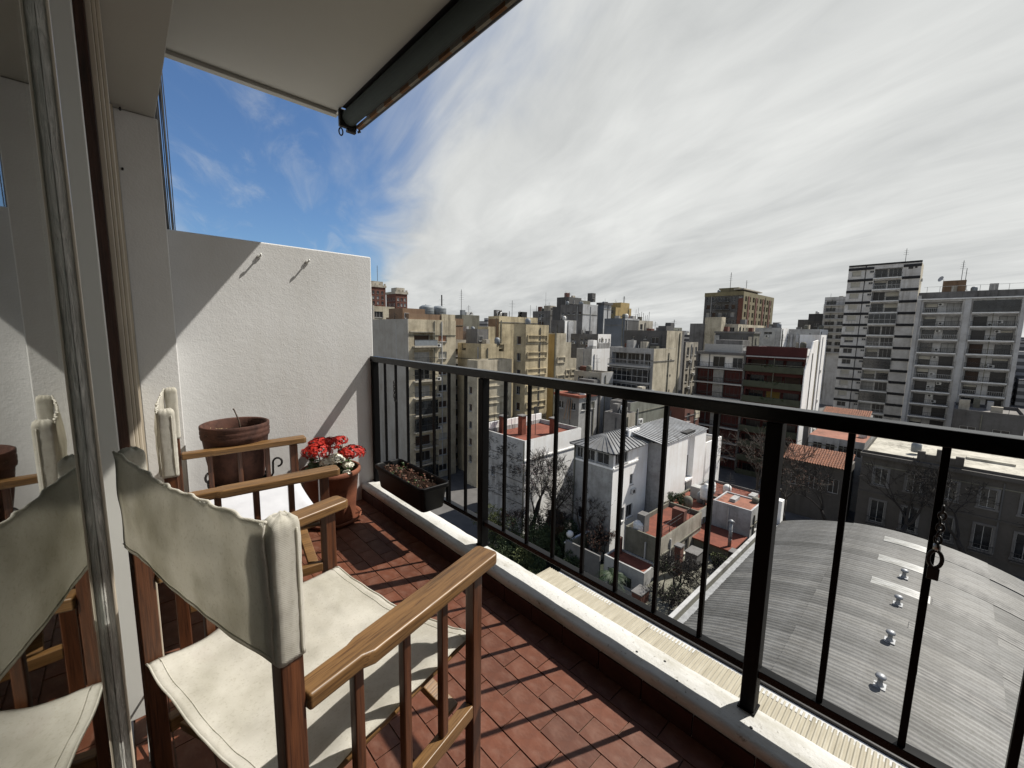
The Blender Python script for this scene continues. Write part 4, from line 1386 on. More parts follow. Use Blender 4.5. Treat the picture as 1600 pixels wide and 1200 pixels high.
gt = ZT(-2.2)
rec = [(.25, 8.9, gt - 4.0 - 2.8 * k, gt - 2.2 - 2.8 * k, 1.3) for k in range(8)]
GR = Bld('olive_balcony_flats', 'dark flats with olive balcony fronts and a deep red roof band', 84, 94.8, 17.0, 26.2, -2.2, 'red_panel', W=rec, smat='render_white', par=.3)
for k, q in enumerate(rec):
    for j in range(3):
        GR.win('W', (.5 + 2.8 * j, 2.8 + 2.8 * j, q[2] + .08, q[3] - .05, 1.3), random.choice(('dark', 'glass', 'brown', 'dark', 'yellow' if k in (2, 3) else 'glass')), 'frame_dark')
    GR.balcony('W', .05, q[2] - .06, 9.05, .9, 'olive_render', 'solid', 'olive_render', .3)
    fl = MB()
    for j in range(26):
        p = Vector((-1.0 + random.uniform(-.15, .05), random.uniform(2.5, 6.5), q[2] + .85 + random.uniform(-.5, .12)))
        d1 = Vector((random.uniform(-.3, .3), random.uniform(-.3, .3), random.uniform(-.2, .3)))
        d2 = Vector((random.uniform(-.2, .2), random.uniform(-.2, .2), random.uniform(-.3, .2)))
        fl.quad(p, p + d1, p + d1 + d2, p + d2)
    fl.build('balcony_plants', M['foliage'], GR.o)
GR.strip('red_band', 'red_panel', 'W', -.05, 9.25, gt - 1.5, gt + .15, .5, .0)
GR.strip('white_line', 'frame_white', 'W', .1, 9.1, gt - 1.72, gt - 1.54, .9)
# sunlit side wall, cut back at the top front, and the taller fin behind it
m = MB()
for (y_a, nm_) in ((-.16, 0),):
    P = [(-.9, 0), (6.6, 0), (6.6, gt + 1.5), (3.0, gt + 1.2), (-.9, gt - 3.6)]
    m.quad(*[(x, y_a, z) for x, z in P]); m.quad(*[(x, -.003, z) for x, z in P][::-1])
    for (xa, za), (xb, zb) in zip(P, P[1:] + P[:1]):
        m.quad((xa, y_a, za), (xa, -.003, za), (xb, -.003, zb), (xb, y_a, zb))
m.build('side_wall', M['render_white'], GR.o)
GR.box('recess', 'olive_brown', 6.62, 8.0, -.06, -.004, 0, gt + 1.2)
GR.box('side_fin', 'render_white', 8.02, 12.5, -.22, 3, 0, gt + 2.4)
GR.strip('drain_pipe', 'moss_wall', 'S', 3.1, 3.25, 0, gt - .8, .26); GR.strip('drain_pipe', 'frame_white', 'S', 9.4, 9.55, 0, gt + 2, .32)
for k in range(3):
    GR.ac('S', 9.8, 8 + 5.6 * k)
b = gb('white_roof_box', 'white rooftop box with a slot window above the red roof band', 116.6, 122.1, 29.2, 35, 1.8, 'render_oldwhite_shade', 'render_white', nW=1, w=1.8, h=.6, zlo=1.0)
b = gb('white_roof_box', 'longer grey-white rooftop box to the right with tanks and pipes', 122.2, 131, 22.6, 29.1, 1.6, 'render_oldwhite_shade', 'render_white', nW=0)
for k in range(5):
    b.box('duct', 'pale_metal', -.5, -.01, .6 + 1.2 * k, 1.1 + 1.2 * k, ZT(-4), ZT(random.uniform(-2, .8)))
b = gb('stained_dark_house', 'black-streaked old tank house below the cream roofs', 102.6, 106.8, 31.0, 39.2, .3, 'concrete_dark', 'moss_wall', nW=0)
b.box('rim', 'concrete', -.2, 4.4, -.2, 8.4, ZT(.31), ZT(.7)); b.box('pale_pillar', 'render_oldwhite_shade', -.4, -.01, 7.2, 8.2, 10, ZT(-.2)); b.box('pale_pillar', 'render_sand', -.4, -.01, .2, .9, 10, ZT(-.4))
b = gb('cream_roofs', 'cream stepped rooftops below the brown tower', 125.6, 148, 42.0, 51.8, 2.9, 'render_sand', 'render_cream', nW=1, nS=1)
b.box('step', 'render_cream', -3, -.02, 3.5, 8, 20, ZT(4.8)); b.box('step', 'concrete', -3.5, -.02, 8.01, 12, 20, ZT(3.0))
bt = ZT(15.6)
hw = [(.7 + 2.25 * i, 2.2 + 2.25 * i, bt - 3.4 - 2.85 * k, bt - 1.7 - 2.85 * k, .4) for i in range(6) for k in range(6)]
hs = [(1.5 + 4.2 * i, 3.6 + 4.2 * i, bt - 3.4 - 2.85 * k, bt - 1.6 - 2.85 * k, .4) for i in range(8) for k in range(6)]
BT = Bld('brown_tower', 'broad brown and mustard tower block on the skyline right of centre', 165.9, 202, 54.5, 68.4, 15.6, 'concrete_dark', W=hw, S=hs, smat='olive_brown')
BT.wins('W', hw, ('glass', 'dark', 'curtain', 'brown')); BT.wins('S', hs, ('dark', 'brown'))
BT.strip('brown_panel', 'brick_red', 'W', 12.2, 13.85, bt - 18, bt - 2.4, .15)
BT.strip('mustard_cap', 'olive_brown', 'W', -.05, 13.9, bt - 1.3, bt + .1, .2)
for i in range(4):
    BT.strip('brown_panel', 'brick_red', 'S', 4.6 + 8.4 * i, 6.2 + 8.4 * i, bt - 30, bt - 1.5, .2)
for k in range(5):
    BT.balcony('W', 4.4, bt - 3.5 - 2.85 * k, 5, .9, 'concrete_dark', 'bars')
BT.hut(3, 12, 3, 10, 2.6, 'olive_brown'); BT.mast(3, 6, bt, 7.5, 4, r=.09); BT.mast(14, 4, bt, 5.5, 3, r=.08); BT.box('roof_slab', 'render_sand', 1, 22, .5, 4, bt + .9, bt + 1.3)
bb = ZT(14.5)
hw = [(.6, 3.6, bb - 2.9 - 2.5 * k, bb - 1.5 - 2.5 * k) for k in range(8)] + [(4.4, 7.4, bb - 2.9 - 2.5 * k, bb - 1.5 - 2.5 * k) for k in range(2, 8)]
GT = Bld('stepped_grey_tower', 'grey tower with long balconies half hidden behind the black-banded tower', 194.5, 206, 27.4, 35.6, 14.5, 'tower_grey', W=hw)
GT.wins('W', hw, ('glass', 'dark')); GT.mast(3, 7, bb, 1.5, 0)
for k in range(8):
    GT.balcony('W', .2, bb - 3.0 - 2.5 * k, 7.8, 1.0, 'frame_white', 'bars', 'railing_dark', .3)
b = gb('skyline_grey_steps', 'dark stepped block on the skyline left of the black-banded tower', 205.8, 219, 36.5, 42.5, 8.9, 'concrete_dark', nW=3, w=1.6)
b.box('step', 'concrete', 0, 8, 6.01, 9.5, 20, ZT(6.6)); b.mast(4, 2, ZT(8.9), 4, 2)

# tower with black bands
t1 = ZT(17.1)
FB = 2.72
n1 = 15
hw = []
for k in range(n1):
    z = t1 - 3.0 - FB * k
    hw += [(.7, 2.5, z + .75, z + 1.95, .2), (4.1, 4.9, z + 1.35, z + 1.85, .2), (5.0, 9.9, z + .05, z + 2.15, 1.2)]
T1 = Bld('banded_tower', 'tall white tower with black floor bands and central balconies', 134, 141, 7.24, 20.3, 17.1, 'tower_white', W=hw, smat='render_cream', par=.3)
for k in range(n1):
    z = t1 - 3.0 - FB * k
    T1.win('W', hw[3 * k], random.choice(('pale', 'dark', 'half', 'glass', 'pale'))); T1.win('W', hw[3 * k + 1], 'dark')
    T1.win('W', (5.1, 7.3, z + .06, z + 2.1, 1.2), random.choice(('glass', 'dark', 'curtain', 'half2', 'half3'))); T1.win('W', (7.5, 9.8, z + .06, z + 2.1, 1.2), random.choice(('glass', 'dark', 'half', 'half3', 'dark')))
    T1.balcony('W', 4.9, z, 5.1, .5, 'slab_white', random.choice(('bars', 'bars', 'glazed', 'bars', 'bars', 'bars')), random.choice(('railing_dark', 'railing_dark', 'frame_white')), .26)
    T1.strip('black_band', 'band_black', 'W', -.02, 4.85, z + 2.10, z + 2.70, .14); T1.strip('black_band', 'band_black', 'W', 10.05, 13.1, z + 2.10, z + 2.70, .14)
T1.strip('groove', 'band_black', 'W', 3.25, 3.4, 0, t1, .06); T1.strip('black_band', 'band_black', 'W', -.02, 13.1, t1 + .03, t1 + .4, .1, .6)
T1.strip('window_stack', 'window_dark', 'W', 10.9, 11.7, t1 - 1.4, t1 - .7, .05); T1.strip('window_stack', 'window_dark', 'W', 12.0, 12.4, t1 - 1.3, t1 - .8, .05)
T1.mast(2, 3, t1, 3.6, 3); T1.ac('S', 3, t1 - 4)

# long balcony tower at the right edge
t2 = ZT(9.6)
FB = 2.80
n2 = 12
hw = []
for k in range(n2):
    z = t2 - 4.3 - FB * k
    hw += [(.75, 6.55, z + .02, z + 2.35, 1.3), (8.05, 14.1, z + .02, z + 2.35, 1.3)]
T2 = Bld('balcony_tower', 'wide pale tower with two columns of long recessed balconies, rightmost', 127, 136, -8.3, 6.5, 9.6, 'tower_grey', W=hw, par=.8)
for k in range(n2):
    z = t2 - 4.3 - FB * k
    for (a0, a1) in ((.75, 6.55), (8.05, 14.1)):
        a_ = a0 + .3
        w1_ = random.uniform(1.7, 2.2)
        T2.win('W', (a_, a_ + 1.9, z + .04, z + 2.0, 1.3), random.choice(('glass', 'dark', 'dark', 'half3', 'half2', 'brown')), 'frame_dark')
        T2.win('W', (a1 - 2.3, a1 - .2, z + .04, z + 2.0, 1.3), random.choice(('glass', 'dark', 'dark', 'half3', 'dark', 'curtain')), 'frame_dark')
        T2.balcony('W', a0 - .05, z, a1 - a0 + .1, .35, 'slab_white', 'glazed' if random.random() < .12 else 'bars', 'railing_dark' if random.random() < .75 else 'frame_white', .22)
        for j in range(random.choice((0, 1, 1, 2))):
            T2.put('air_conditioner', ac_mesh(), 'W', a0 + random.uniform(2.2, 2.7) + j * .95, z + random.choice((.05, .3, .6, 1.5)), 1.25)
T2.strip('column', 'tower_grey', 'W', 6.85, 7.75, 0, t2 - 1.6, .30); T2.strip('column', 'tower_grey', 'W', -.3, .35, 0, t2 - .6, .40); T2.strip('column', 'tower_grey', 'W', 14.3, 14.9, 0, t2 - 1.4, .36)
T2.strip('cornice', 'slab_white', 'W', -.3, 14.9, t2 - 1.55, t2 - 1.3, .45); T2.strip('parapet_band', 'concrete', 'W', -.2, 14.9, t2 - 1.28, t2 + .02, .2)
T2.hut(1, 5, 8.2, 11.6, 3.1, 'render_brown'); T2.mast(3, 9, t2 + 2.2, 4.4, 4); T2.mast(1.4, 8.4, t2 + 2.2, 2.6, 1); T2.dish(1, 11.9, t2 + 2.2, .6, 'pale_metal')
for k in range(8):
    MB().tube([(.3, .5 + 1.9 * k, t2), (.3, .5 + 1.9 * k, t2 + 1.2)], .04, 5).build('roof_rail_post', M['steel'], T2.o)
MB().bar((.3, .3, t2 + 1.2), (.3, 14.3, t2 + 1.2), .05, .05).build('roof_rail', M['steel'], T2.o)

# ------------------------------------------------------------------ school-like old building, tiled houses
so = ZT(-14.7)
hw = []
for k in range(9):
    a = 1.4 + 3.05 * k
    hw += [(a, a + 1.25, so - 4.3, so - 2.1, .3), (a, a + 1.35, so - 9.3, so - 6.4, .3)]
SH = Bld('old_school', 'dark grey two-storey classical building with tall windows across the street', 70, 84, -20.4, 6.9, -14.7, 'school_stone', W=hw, par=.5, roof='pale_roof')
for q in hw:
    SH.win('W', q, 'glass')
    a0, a1, z0, z1 = q[:4]
    for (p0, p1, r0, r1) in ((a0 - .22, a0 - .002, z0, z1 + .22), (a1 + .002, a1 + .22, z0, z1 + .22), (a0 - .001, a1 + .001, z1 + .002, z1 + .24), (a0 - .3, a1 + .3, z0 - .2, z0 - .002)):
        SH.strip('window_surround', 'concrete', 'W', p0, p1, r0, r1, .09)
    if z1 < so - 5:
        SH.balcony('W', a0 - .2, z0 - .25, 1.75, .4, 'school_stone', 'bars', 'railing_dark', .15)
SH.strip('cornice', 'school_stone', 'W', -.2, 27.5, so - .75, so - .3, .55); SH.strip('string_course', 'school_stone', 'W', 0, 27.3, so - 5.6, so - 5.35, .15)
for z in (so - 9.8, so - 9.0, so - 8.2, so - 7.4, so - 6.6):
    pass
for (x, za, zb) in ((5.4, so + .05, so + 1.0), (7.0, so + .05, so + 1.5), (8.6, so + .05, so + 1.0)):
    SH.box('parapet_block', 'school_stone', -.2, .3, 27.3 - x - .35, 27.3 - x + .35, za, zb)
SH.strip('pediment', 'school_stone', 'W', 5.75, 6.65, so + .02, so + .7, .1, .3); SH.strip('pediment', 'school_stone', 'W', 7.35, 8.25, so + .02, so + .7, .1, .3)
for k in range(3):
    SH.box('skylight_kerb', 'pale_roof', 3 + k * 2, 4.4 + k * 2, 3 + k * 5.5, 7 + k * 5.5, so - .5, so - .2)
hs_ = Bld('tile_roof_house', 'low old house with a brown clay-tile roof beside the old school', 70.2, 76, 8.2, 15.6, -17.9, 'school_stone', W=[(1 + 2.2 * k, 2.2 + 2.2 * k, 4.4, 6.4) for k in range(3)], par=0)
hs_.wins('W', [(1 + 2.2 * k, 2.2 + 2.2 * k, 4.4, 6.4) for k in range(3)], ('dark',))
tm = NT('clay_tile'); tm.color(tm.mul((.21, .085, .042), tm.ramp(tm.noise(tm.coord(), 2.5, 5), ((.3, (.55, .5, .5)), (.65, (1.2, 1.1, 1))))))
tm.set(.8)


def tile_roof(b, x0, x1, y0, y1, z0, z1, name='tile_roof'):
    m = MB()
    nrow, ncol = 9, int((y1 - y0) / .30)
    for i in range(nrow):
        for j in range(ncol):
            xa, xb = x0 + (x1 - x0) * i / nrow, x0 + (x1 - x0) * (i + 1) / nrow
            za, zb = z0 + (z1 - z0) * i / nrow, z0 + (z1 - z0) * (i + 1) / nrow
            yc = y0 + .15 + j * .30
            m.quad((xa, yc - .14, za), (xa, yc, za + .13), (xb, yc, zb + .09), (xb, yc - .14, zb))
            m.quad((xa, yc, za + .13), (xa, yc + .14, za), (xb, yc + .14, zb), (xb, yc, zb + .09))
    o = m.build(name, M['clay_tile'], b.o)
    o['kind'] = 'stuff'
    MB().quad((x0, y0, z0 - .02), (x1, y0, z1 - .02), (x1, y1, z1 - .02), (x0, y1, z0 - .02)).build('roof_deck', M['shutter_brown'], b.o)


tile_roof(hs_, -.5, 3.4, -.2, 7.6, hs_.h + .05, hs_.h + 1.5)
sl_ = Bld('salmon_roof_house', 'white house with flat salmon roof behind the clay-tile roof', 78, 88, 7.6, 14.4, -15.4, 'render_oldwhite_shade', W=[(.6 + 1.6 * k, 1.8 + 1.6 * k, 8.2, 9.6) for k in range(4)], par=0, roof='salmon_roof')
sl_.wins('W', [(.6 + 1.6 * k, 1.8 + 1.6 * k, 8.2, 9.6) for k in range(4)], ('dark',))
sl_.box('chimney', 'concrete', .4, 1.2, 7.0, 7.7, 6, ZT(-13.6))
sm = Bld('small_tiled_house', 'small house with orange tile roof between white fin and school', 92, 99, 9, 15.5, -14.2, 'render_oldwhite_shade', W=[(.8, 2.0, 9, 10.2), (3.5, 4.7, 9, 10.2)], par=0)
sm.wins('W', [(.8, 2.0, 9, 10.2), (3.5, 4.7, 9, 10.2)], ('dark',))
tile_roof(sm, -.4, 3, -.2, 6.6, sm.h + .05, sm.h + 1.2)
bk_ = Bld('concrete_deck', 'grey stained concrete deck below the rightmost tower', 112, 124, -9.5, -1, -13.0, 'grey_brick', W=[(1, 3, 8, 10), (5, 7, 8, 10)], par=.6)
bk_.wins('W', [(1, 3, 8, 10), (5, 7, 8, 10)], ('dark',))
b = gb('pale_shed', 'pale flat shed roof behind the old school', 90, 106, -12, 7.6, -16.2, 'render_oldwhite_shade', nW=2, par=.3)

for b_, n_ in ((A, 5), (A2, 4), (WB, 4), (YT, 3), (YW, 3), (YR, 5), (WA, 6), (GB, 4), (SD, 3), (RW, 7), (GR, 4), (BT, 6), (GT, 3), (T2, 4), (SH, 3), (sl_, 2), (bk_, 5), (TB, 6), (FW, 5)):
    dress(b_, (), (), n_)

# ------------------------------------------------------------------ white house complex in the courtyard
ct = ZT(-13.6)
CL = Bld('terrace_block', 'white courtyard block with red roof terrace and ivy-marked shaded wall', 35.6, 47, 35.4, 43.4, -13.6, 'render_oldwhite_shade', W=[(1.6, 2.3, ct - 6, ct - 4.8)], smat='render_white', par=.6, roof='terrace_red', pt=.25)  # one white render: shaded west face coloured darker than the sunlit south
CL.wins('W', [(1.6, 2.3, ct - 6, ct - 4.8)], ('dark',))
CL.strip('string_course', 'render_white', 'S', -.05, 11.4, ct - 2.6, ct - 2.42, .12)
for k in range(3):
    CL.strip('string_course', 'concrete', 'W', 0, 8, ct - 2.6 - 2.9 * k, ct - 2.5 - 2.9 * k, .06)
CL.strip('drain_pipe', 'moss_wall', 'W', 7.86, 7.98, 0, ct - .2, .12)
zr = ct - .6
for (x, y, h_) in ((2.2, 6.6, 2.3), (3.4, 4.0, 2.6), (7.0, 1.4, 2.2)):
    ch = CL.box('chimney', 'terrace_red', x, x + .8, y, y + .8, zr, zr + h_)
    MB().box(x - .12, x + .92, y - .12, y + .92, zr + h_ + .002, zr + h_ + .14).build('chimney_cap', M['concrete'], ch)
MB().tube([(5.0, 3.0, zr), (5.0, 3.0, zr + 3.6)], .05, 6).build('lamp_pole', M['railing_dark'], CL.o)
MB().box(4.7, 5.3, 2.95, 3.05, zr + 3.0, zr + 4.0).build('floodlight', M['railing_dark'], CL.o)
for k in range(5):
    MB().tube([(1.5 + 2 * k, 7.6, zr), (1.5 + 2 * k, 7.6, zr + 2.4)], .03, 5).build('terrace_post', M['railing_dark'], CL.o)
CL.box('terrace_wall', 'render_white', 0, 11.4, 7.8, 8.0, ct + .002, ct + .9)
iv = MB()
for k in range(1500):          # bare creeper on the shaded wall
    y = random.uniform(.4, 7.6)
    z = random.choice((random.gauss(ct - 2.0, .6), random.gauss(ct - 4.2, .5), random.gauss(ct - 7.3, 1.0)))
    if z < 1 or nz(y * .8, z * .8, 3) < -.05:
        continue
    a = random.gauss(0, .6)
    L_ = random.uniform(.15, .55)
    dy, dz = L_ * math.cos(a), L_ * math.sin(a)
    iv.quad((-.02, y, z), (-.03, y + dy, z + dz), (-.05, y + dy, z + dz + .05), (-.04, y, z + .04))
o = iv.build('creeper', M['bark_dark'], CL.o); o['kind'] = 'stuff'

# slate-roofed pavilion + tall white wing
hz = ZT(-13.1)
hw = [(.3, 1.2, hz - 1.6, hz - .35), (1.5, 2.9, hz - 1.6, hz - .35), (3.2, 4.8, hz - 1.6, hz - .35), (.8, 2.0, hz - 9, hz - 7.6)]
hs = [(.4, 1.6, hz - 1.6, hz - .35), (2.0, 3.0, hz - 1.6, hz - .35), (3.6, 4.4, hz - 4.6, hz - 3.3), (1.6, 2.8, hz - 8.6, hz - 7.0), (3.2, 4.6, hz - 8.6, hz - 7.0)]
PV = Bld('slate_pavilion', 'white pavilion with hipped grey metal roof and window band', 38.4, 45.9, 24.4, 29.8, -13.1, 'render_oldwhite_shade', W=hw, S=hs, smat='render_white', par=0)
PV.wins('W', hw, ('glass',)); PV.wins('S', hs, ('glass', 'dark'))
PV.ac('S', 3.9, hz - 5.7); PV.strip('drain_pipe', 'moss_wall', 'W', .05, .2, 0, hz, .16)
PV.strip('string_course', 'render_white', 'W', 0, 5.4, hz - 1.95, hz - 1.75, .1); PV.strip('string_course', 'render_white', 'S', 0, 5.6, hz - 1.95, hz - 1.75, .1)
tr_ = NT('seamed_metal'); tr_.color(tr_.mul((.155, .16, .165), tr_.ramp(tr_.noise(tr_.coord(), .8, 5), ((.35, (.75, .72, .68)), (.65, (1.1, 1.1, 1.1))))))
tr_.set(.6, .1)


def seamed(b, name, a, bq, c, d, n, sw=.09, sm='seamed_metal'):
    """roof plane a-b (eave) to d-c (top) laid with standing-seam panels"""
    a, bq, c, d = map(Vector, (a, bq, c, d))
    m = MB().quad(a, bq, c, d)
    o = m.build(name, M['seamed_metal'], b.o)
    nn = (bq - a).cross(d - a).normalized()
    if nn.z < 0: nn = -nn
    for k in range(n + 1):
        p, q = a.lerp(bq, k / n), d.lerp(c, k / n)
        s = MB().bar(p + nn * .05, q + nn * .05, sw, .10, up=nn).build('seam', M[sm], o)


ap = (3.1, 3.2, hz + 1.05)
e = .45
E0, E1, E2, E3 = (-e, -e, hz), (7.6, -e, hz), (7.6, 5.4 + e, hz), (-e, 5.4 + e, hz)
seamed(PV, 'roof_plane', E3, E0, ap, ap, 8)
seamed(PV, 'roof_plane', E0, E1, (7.6, 3.2, hz + 1.05), ap, 11)
seamed(PV, 'roof_plane', E1, E2, (7.6, 3.2, hz + 1.05), (7.6, 3.2, hz + 1.05), 2)
seamed(PV, 'roof_plane', E2, E3, ap, (7.6, 3.2, hz + 1.05), 11)
PV.strip('eave', 'concrete_dark', 'S', -e, 5.6, hz - .12, hz - .01, e); PV.strip('eave', 'concrete_dark', 'W', -.4, 5.4 + e, hz - .12, hz - .01, e)
wz = ZT(-13.2)
hw = [(.3, 1.7, wz - 1.7, wz - .4), (.3, 1.7, wz - 4.9, wz - 3.6), (.3, 1.7, wz - 8.3, wz - 6.9)]
WG = Bld('tall_white_wing', 'tall blank white wing with ribbed grey lean-to roof', 46.1, 58.4, 22.5, 27, -13.2, 'render_oldwhite_shade', W=hw, S=[(6.6, 8.7, 1.2, wz - .01, .7)], smat='render_white', par=0)
WG.wins('W', hw, ('glass', 'dark'))
seamed(WG, 'roof_plane', (-.2, -.12, wz + .04), (12.5, -.12, wz + .04), (9.5, 4.3, wz + 1.45), (-1.9, 4.3, wz + 1.45), 20, .16, 'pale_metal')
WG.strip('slot_glass', 'city_glass', 'S', 7.0, 8.4, 3.5, wz - 3, -.62, .69); WG.box('slot_sill', 'render_white', 6.6, 8.7, -.1, .6, 6.6, 6.85)
MB().box(-2.2, .3, 3.4, 3.6, wz + .2, wz + 1.5).build('roof_curb', M['render_white'], WG.o)
WG.ac('S', 1.2, wz + 1.7).location.y = 4.3
WG.box('roof_cowl', 'railing_dark', 6.2, 8.9, .1, .9, wz + .15, wz + .5)
AN = Bld('white_annex', 'narrow white end piece beyond the tall white wing', 59.2, 64.6, 22.6, 26, -15.2, 'render_white', par=.2)

# ------------------------------------------------------------------ small houses with red terraces
T1z = ZT(-20.0)
h1 = Bld('red_terrace_house', 'low house with the biggest red-tiled roof terrace and grey parapet', 36.9, 46.5, 17.7, 21.6, -20.0, 'moss_wall', W=[(1.4, 2.3, 1.5, 3.4)], S=[(2.0, 3.2, 2.5, 4.0), (5.5, 6.6, 2.5, 4.0)], smat='render_sand', par=.5, roof='terrace_red')
h1.wins('W', [(1.4, 2.3, 1.5, 3.4)], ('dark',)); h1.wins('S', [(2.0, 3.2, 2.5, 4.0), (5.5, 6.6, 2.5, 4.0)], ('dark', 'glass'))
for k in range(5):
    MB().tube([(1.2 + 1.6 * k, .5, T1z - .5), (1.2 + 1.6 * k, .5, T1z + .9)], .03, 5).build('rail_post', M['railing_dark'], h1.o)
MB().bar((1.2, .5, T1z + .85), (7.6, .5, T1z + .85), .04, .04).build('rail', M['railing_dark'], h1.o)
MB().bar((1.2, .5, T1z + .45), (7.6, .5, T1z + .45), .03, .03).build('rail', M['railing_dark'], h1.o)
h2 = Bld('lower_terrace_house', 'lowest red-roofed shed beside the palm', 34.4, 36.8, 17.9, 22.4, -22.6, 'render_oldwhite_shade', W=[(.5, 1.4, .3, 2.3), (2.0, 3.2, 1, 2.2)], par=.15, roof='terrace_red')
h2.wins('W', [(.5, 1.4, .3, 2.3), (2.0, 3.2, 1, 2.2)], ('dark',))
h2.box('chimney', 'brick_red', 1.5, 1.9, 3.6, 4.0, h2.h - .15, h2.h + 1.6)
ch_ = thing('brick_chimney', 'slim dark red brick chimney standing between the small houses', 'chimney', (38.6, 16.6, -23.7))
MB().box(-.35, .35, -.3, .3, 0, 2.9).build('shaft', M['brick_red'], ch_); MB().box(-.42, .42, -.37, .37, 2.902, 3.05).build('cap', M['concrete'], ch_)
h3 = Bld('red_lean_to', 'brick house under a sloping red roof with tall metal flue', 44.7, 49.0, 13.9, 18.2, -22.4, 'moss_wall', W=[(.5, 1.5, .3, 2.4), (1.7, 3.0, 1.1, 2.4), (3.2, 4.0, 1.1, 2.4)], par=0, roof='terrace_red')
h3.wins('W', [(.5, 1.5, .3, 2.4), (1.7, 3.0, 1.1, 2.4), (3.2, 4.0, 1.1, 2.4)], ('glass', 'curtain'))
h3.box('roof_slab', 'terrace_red', -.4, 4.3, -.3, 4.4, h3.h + .003, h3.h + .14)
h3.box('brown_door', 'shutter_brown', -1.6, -1.5, -.2, 1.4, 0, 2.4)
fl_ = thing('metal_flue', 'tall galvanised flue pipe with flat cap rising beside the red lean-to roof', 'flue', (45.3, 14.2, h3.z0 + h3.h + .14))
MB().tube([(0, 0, 0), (0, 0, 2.6)], .17, 12).build('pipe', M['galvanised'], fl_, smooth=True)
MB().lathe([(.30, 2.75), (.34, 2.78), (.1, 2.95), (0, 2.97)], (0, 0), 14).build('cap', M['galvanised'], fl_, smooth=True)
MB().tube([(0, 0, 2.55), (0, 0, 2.8)], .05, 8).build('cap_stem', M['galvanised'], fl_)
for zz in (.8, 1.7):
    MB().torus((0, 0, zz), .175, .02, 'z', 14, 5).build('joint', M['galvanised'], fl_, smooth=True)
h4 = Bld('white_box_house', 'grey-white box house with brown flat roof at the hall corner', 49.3, 53.4, 13.5, 17.6, -19.3, 'pale_metal', smat='render_oldwhite_shade', S=[(1.4, 2.2, 4, 5)], par=.15, roof='salmon_roof')
h4.wins('S', [(1.4, 2.2, 4, 5)], ('dark',))
MB().lathe([(0, 0), (.42, 0), (.42, .5), (0, .55)], (3.4, .6), 16, 0, h4.h - .15).build('vent_drum', M['moss_wall'], h4.o, smooth=True)
h5 = Bld('far_red_terrace', 'far red roof terrace behind the white tanks', 53.6, 60.5, 13.8, 22.3, -20.7, 'concrete', smat='render_oldwhite_shade', par=.3, roof='terrace_red')
h6 = Bld('middle_terrace', 'strip of red terrace with potted shrubs at the foot of the white wing', 46.6, 53.5, 18.3, 22.3, -20.4, 'moss_wall', smat='render_oldwhite_shade', par=.25, roof='terrace_red')

for b_, n_ in ((h5, 4), (h6, 3), (h1, 2), (h4, 1)):
    dress(b_, (), (), n_)


def tank(label, loc, r, h_, mat, legs=True):
    w_ = thing('water_tank', label, 'water tank', loc)
    z = .7 if legs else .02
    MB().lathe([(0, z), (r, z), (r * 1.02, z + h_ * .2), (r * 1.02, z + h_ * .75), (r * .85, z + h_ * .9), (r * .4, z + h_), (r * .4, z + h_ * 1.08), (0, z + h_ * 1.1)], (0, 0), 20).build('drum', M[mat], w_, smooth=True)
    for zz in (.25, .5, .72):
        MB().torus((0, 0, z + h_ * zz), r * 1.02, .03, 'z', 20, 5).build('rib', M[mat], w_, smooth=True)
    if legs:
        for a in (0, 90, 180, 270):
            MB().bar((r * .6 * math.cos(R(a)), r * .6 * math.sin(R(a)), 0), (r * .6 * math.cos(R(a)), r * .6 * math.sin(R(a)), z), .16, .16).build('leg', M['concrete'], w_)


tank('nearer white tank on legs beside the white wing', (50.6, 19.0, -20.65), .62, 1.7, 'tank_white')
tank('white tank on legs just behind another white tank', (53.0, 19.4, -20.65), .60, 1.6, 'tank_white')
tank('small beige water tank at the corner of the biggest red terrace', (37.8, 20.6, -20.5), .55, 1.1, 'tank_white', False)
# raised back patio with its clutter between the houses and the hall
tag(MB().box(29.5, 44.6, 11.75, 17.6, GZ + .03, -23.7).build('patio', M['moss_wall']), 'raised grimy patio between the small houses and the hall', kind='structure')
pg = thing('pergola', 'thin dark metal pergola frame over the patio', 'pergola', (34.6, 12.6, -23.7))
for x in (0, 1.7, 3.4):
    for y in (0, 2.6):
        MB().tube([(x, y, 0), (x, y, 2.4)], .035, 6).build('post', M['railing_dark'], pg)
    MB().bar((x, -.2, 2.42), (x, 2.8, 2.42), .05, .05).build('beam', M['railing_dark'], pg)
for y in (0, .65, 1.3, 1.95, 2.6):
    MB().bar((-.2, y, 2.48), (3.6, y, 2.48), .035, .035).build('slat', M['railing_dark'], pg)
for k, (x, y, w_, d_, h_, mt, tx) in enumerate(((40.6, 15.6, 1.6, 1.2, 1.5, 'concrete', 'grey brick barbecue hood on the patio'), (43.2, 12.6, .9, .9, 1.9, 'shutter_brown', 'upright brown cupboard against the patio edge'), (39.2, 12.3, 1.8, .7, .9, 'render_oldwhite_shade', 'low whitish sink bench by the hall gutter'), (31.2, 16.4, 1.4, .9, 1.0, 'brick_red', 'low brick plant bed beside the shed'))):
    pc = thing(('barbecue', 'cupboard', 'sink_bench', 'plant_bed')[k], tx, ('barbecue', 'cupboard', 'bench', 'plant bed')[k], (x, y, -23.7))
    MB().box(0, w_, 0, d_, 0, h_).build('body', M[mt], pc); MB().box(-.06, w_ + .06, -.06, d_ + .06, h_ + .002, h_ + .09).build('top', M['concrete'], pc)
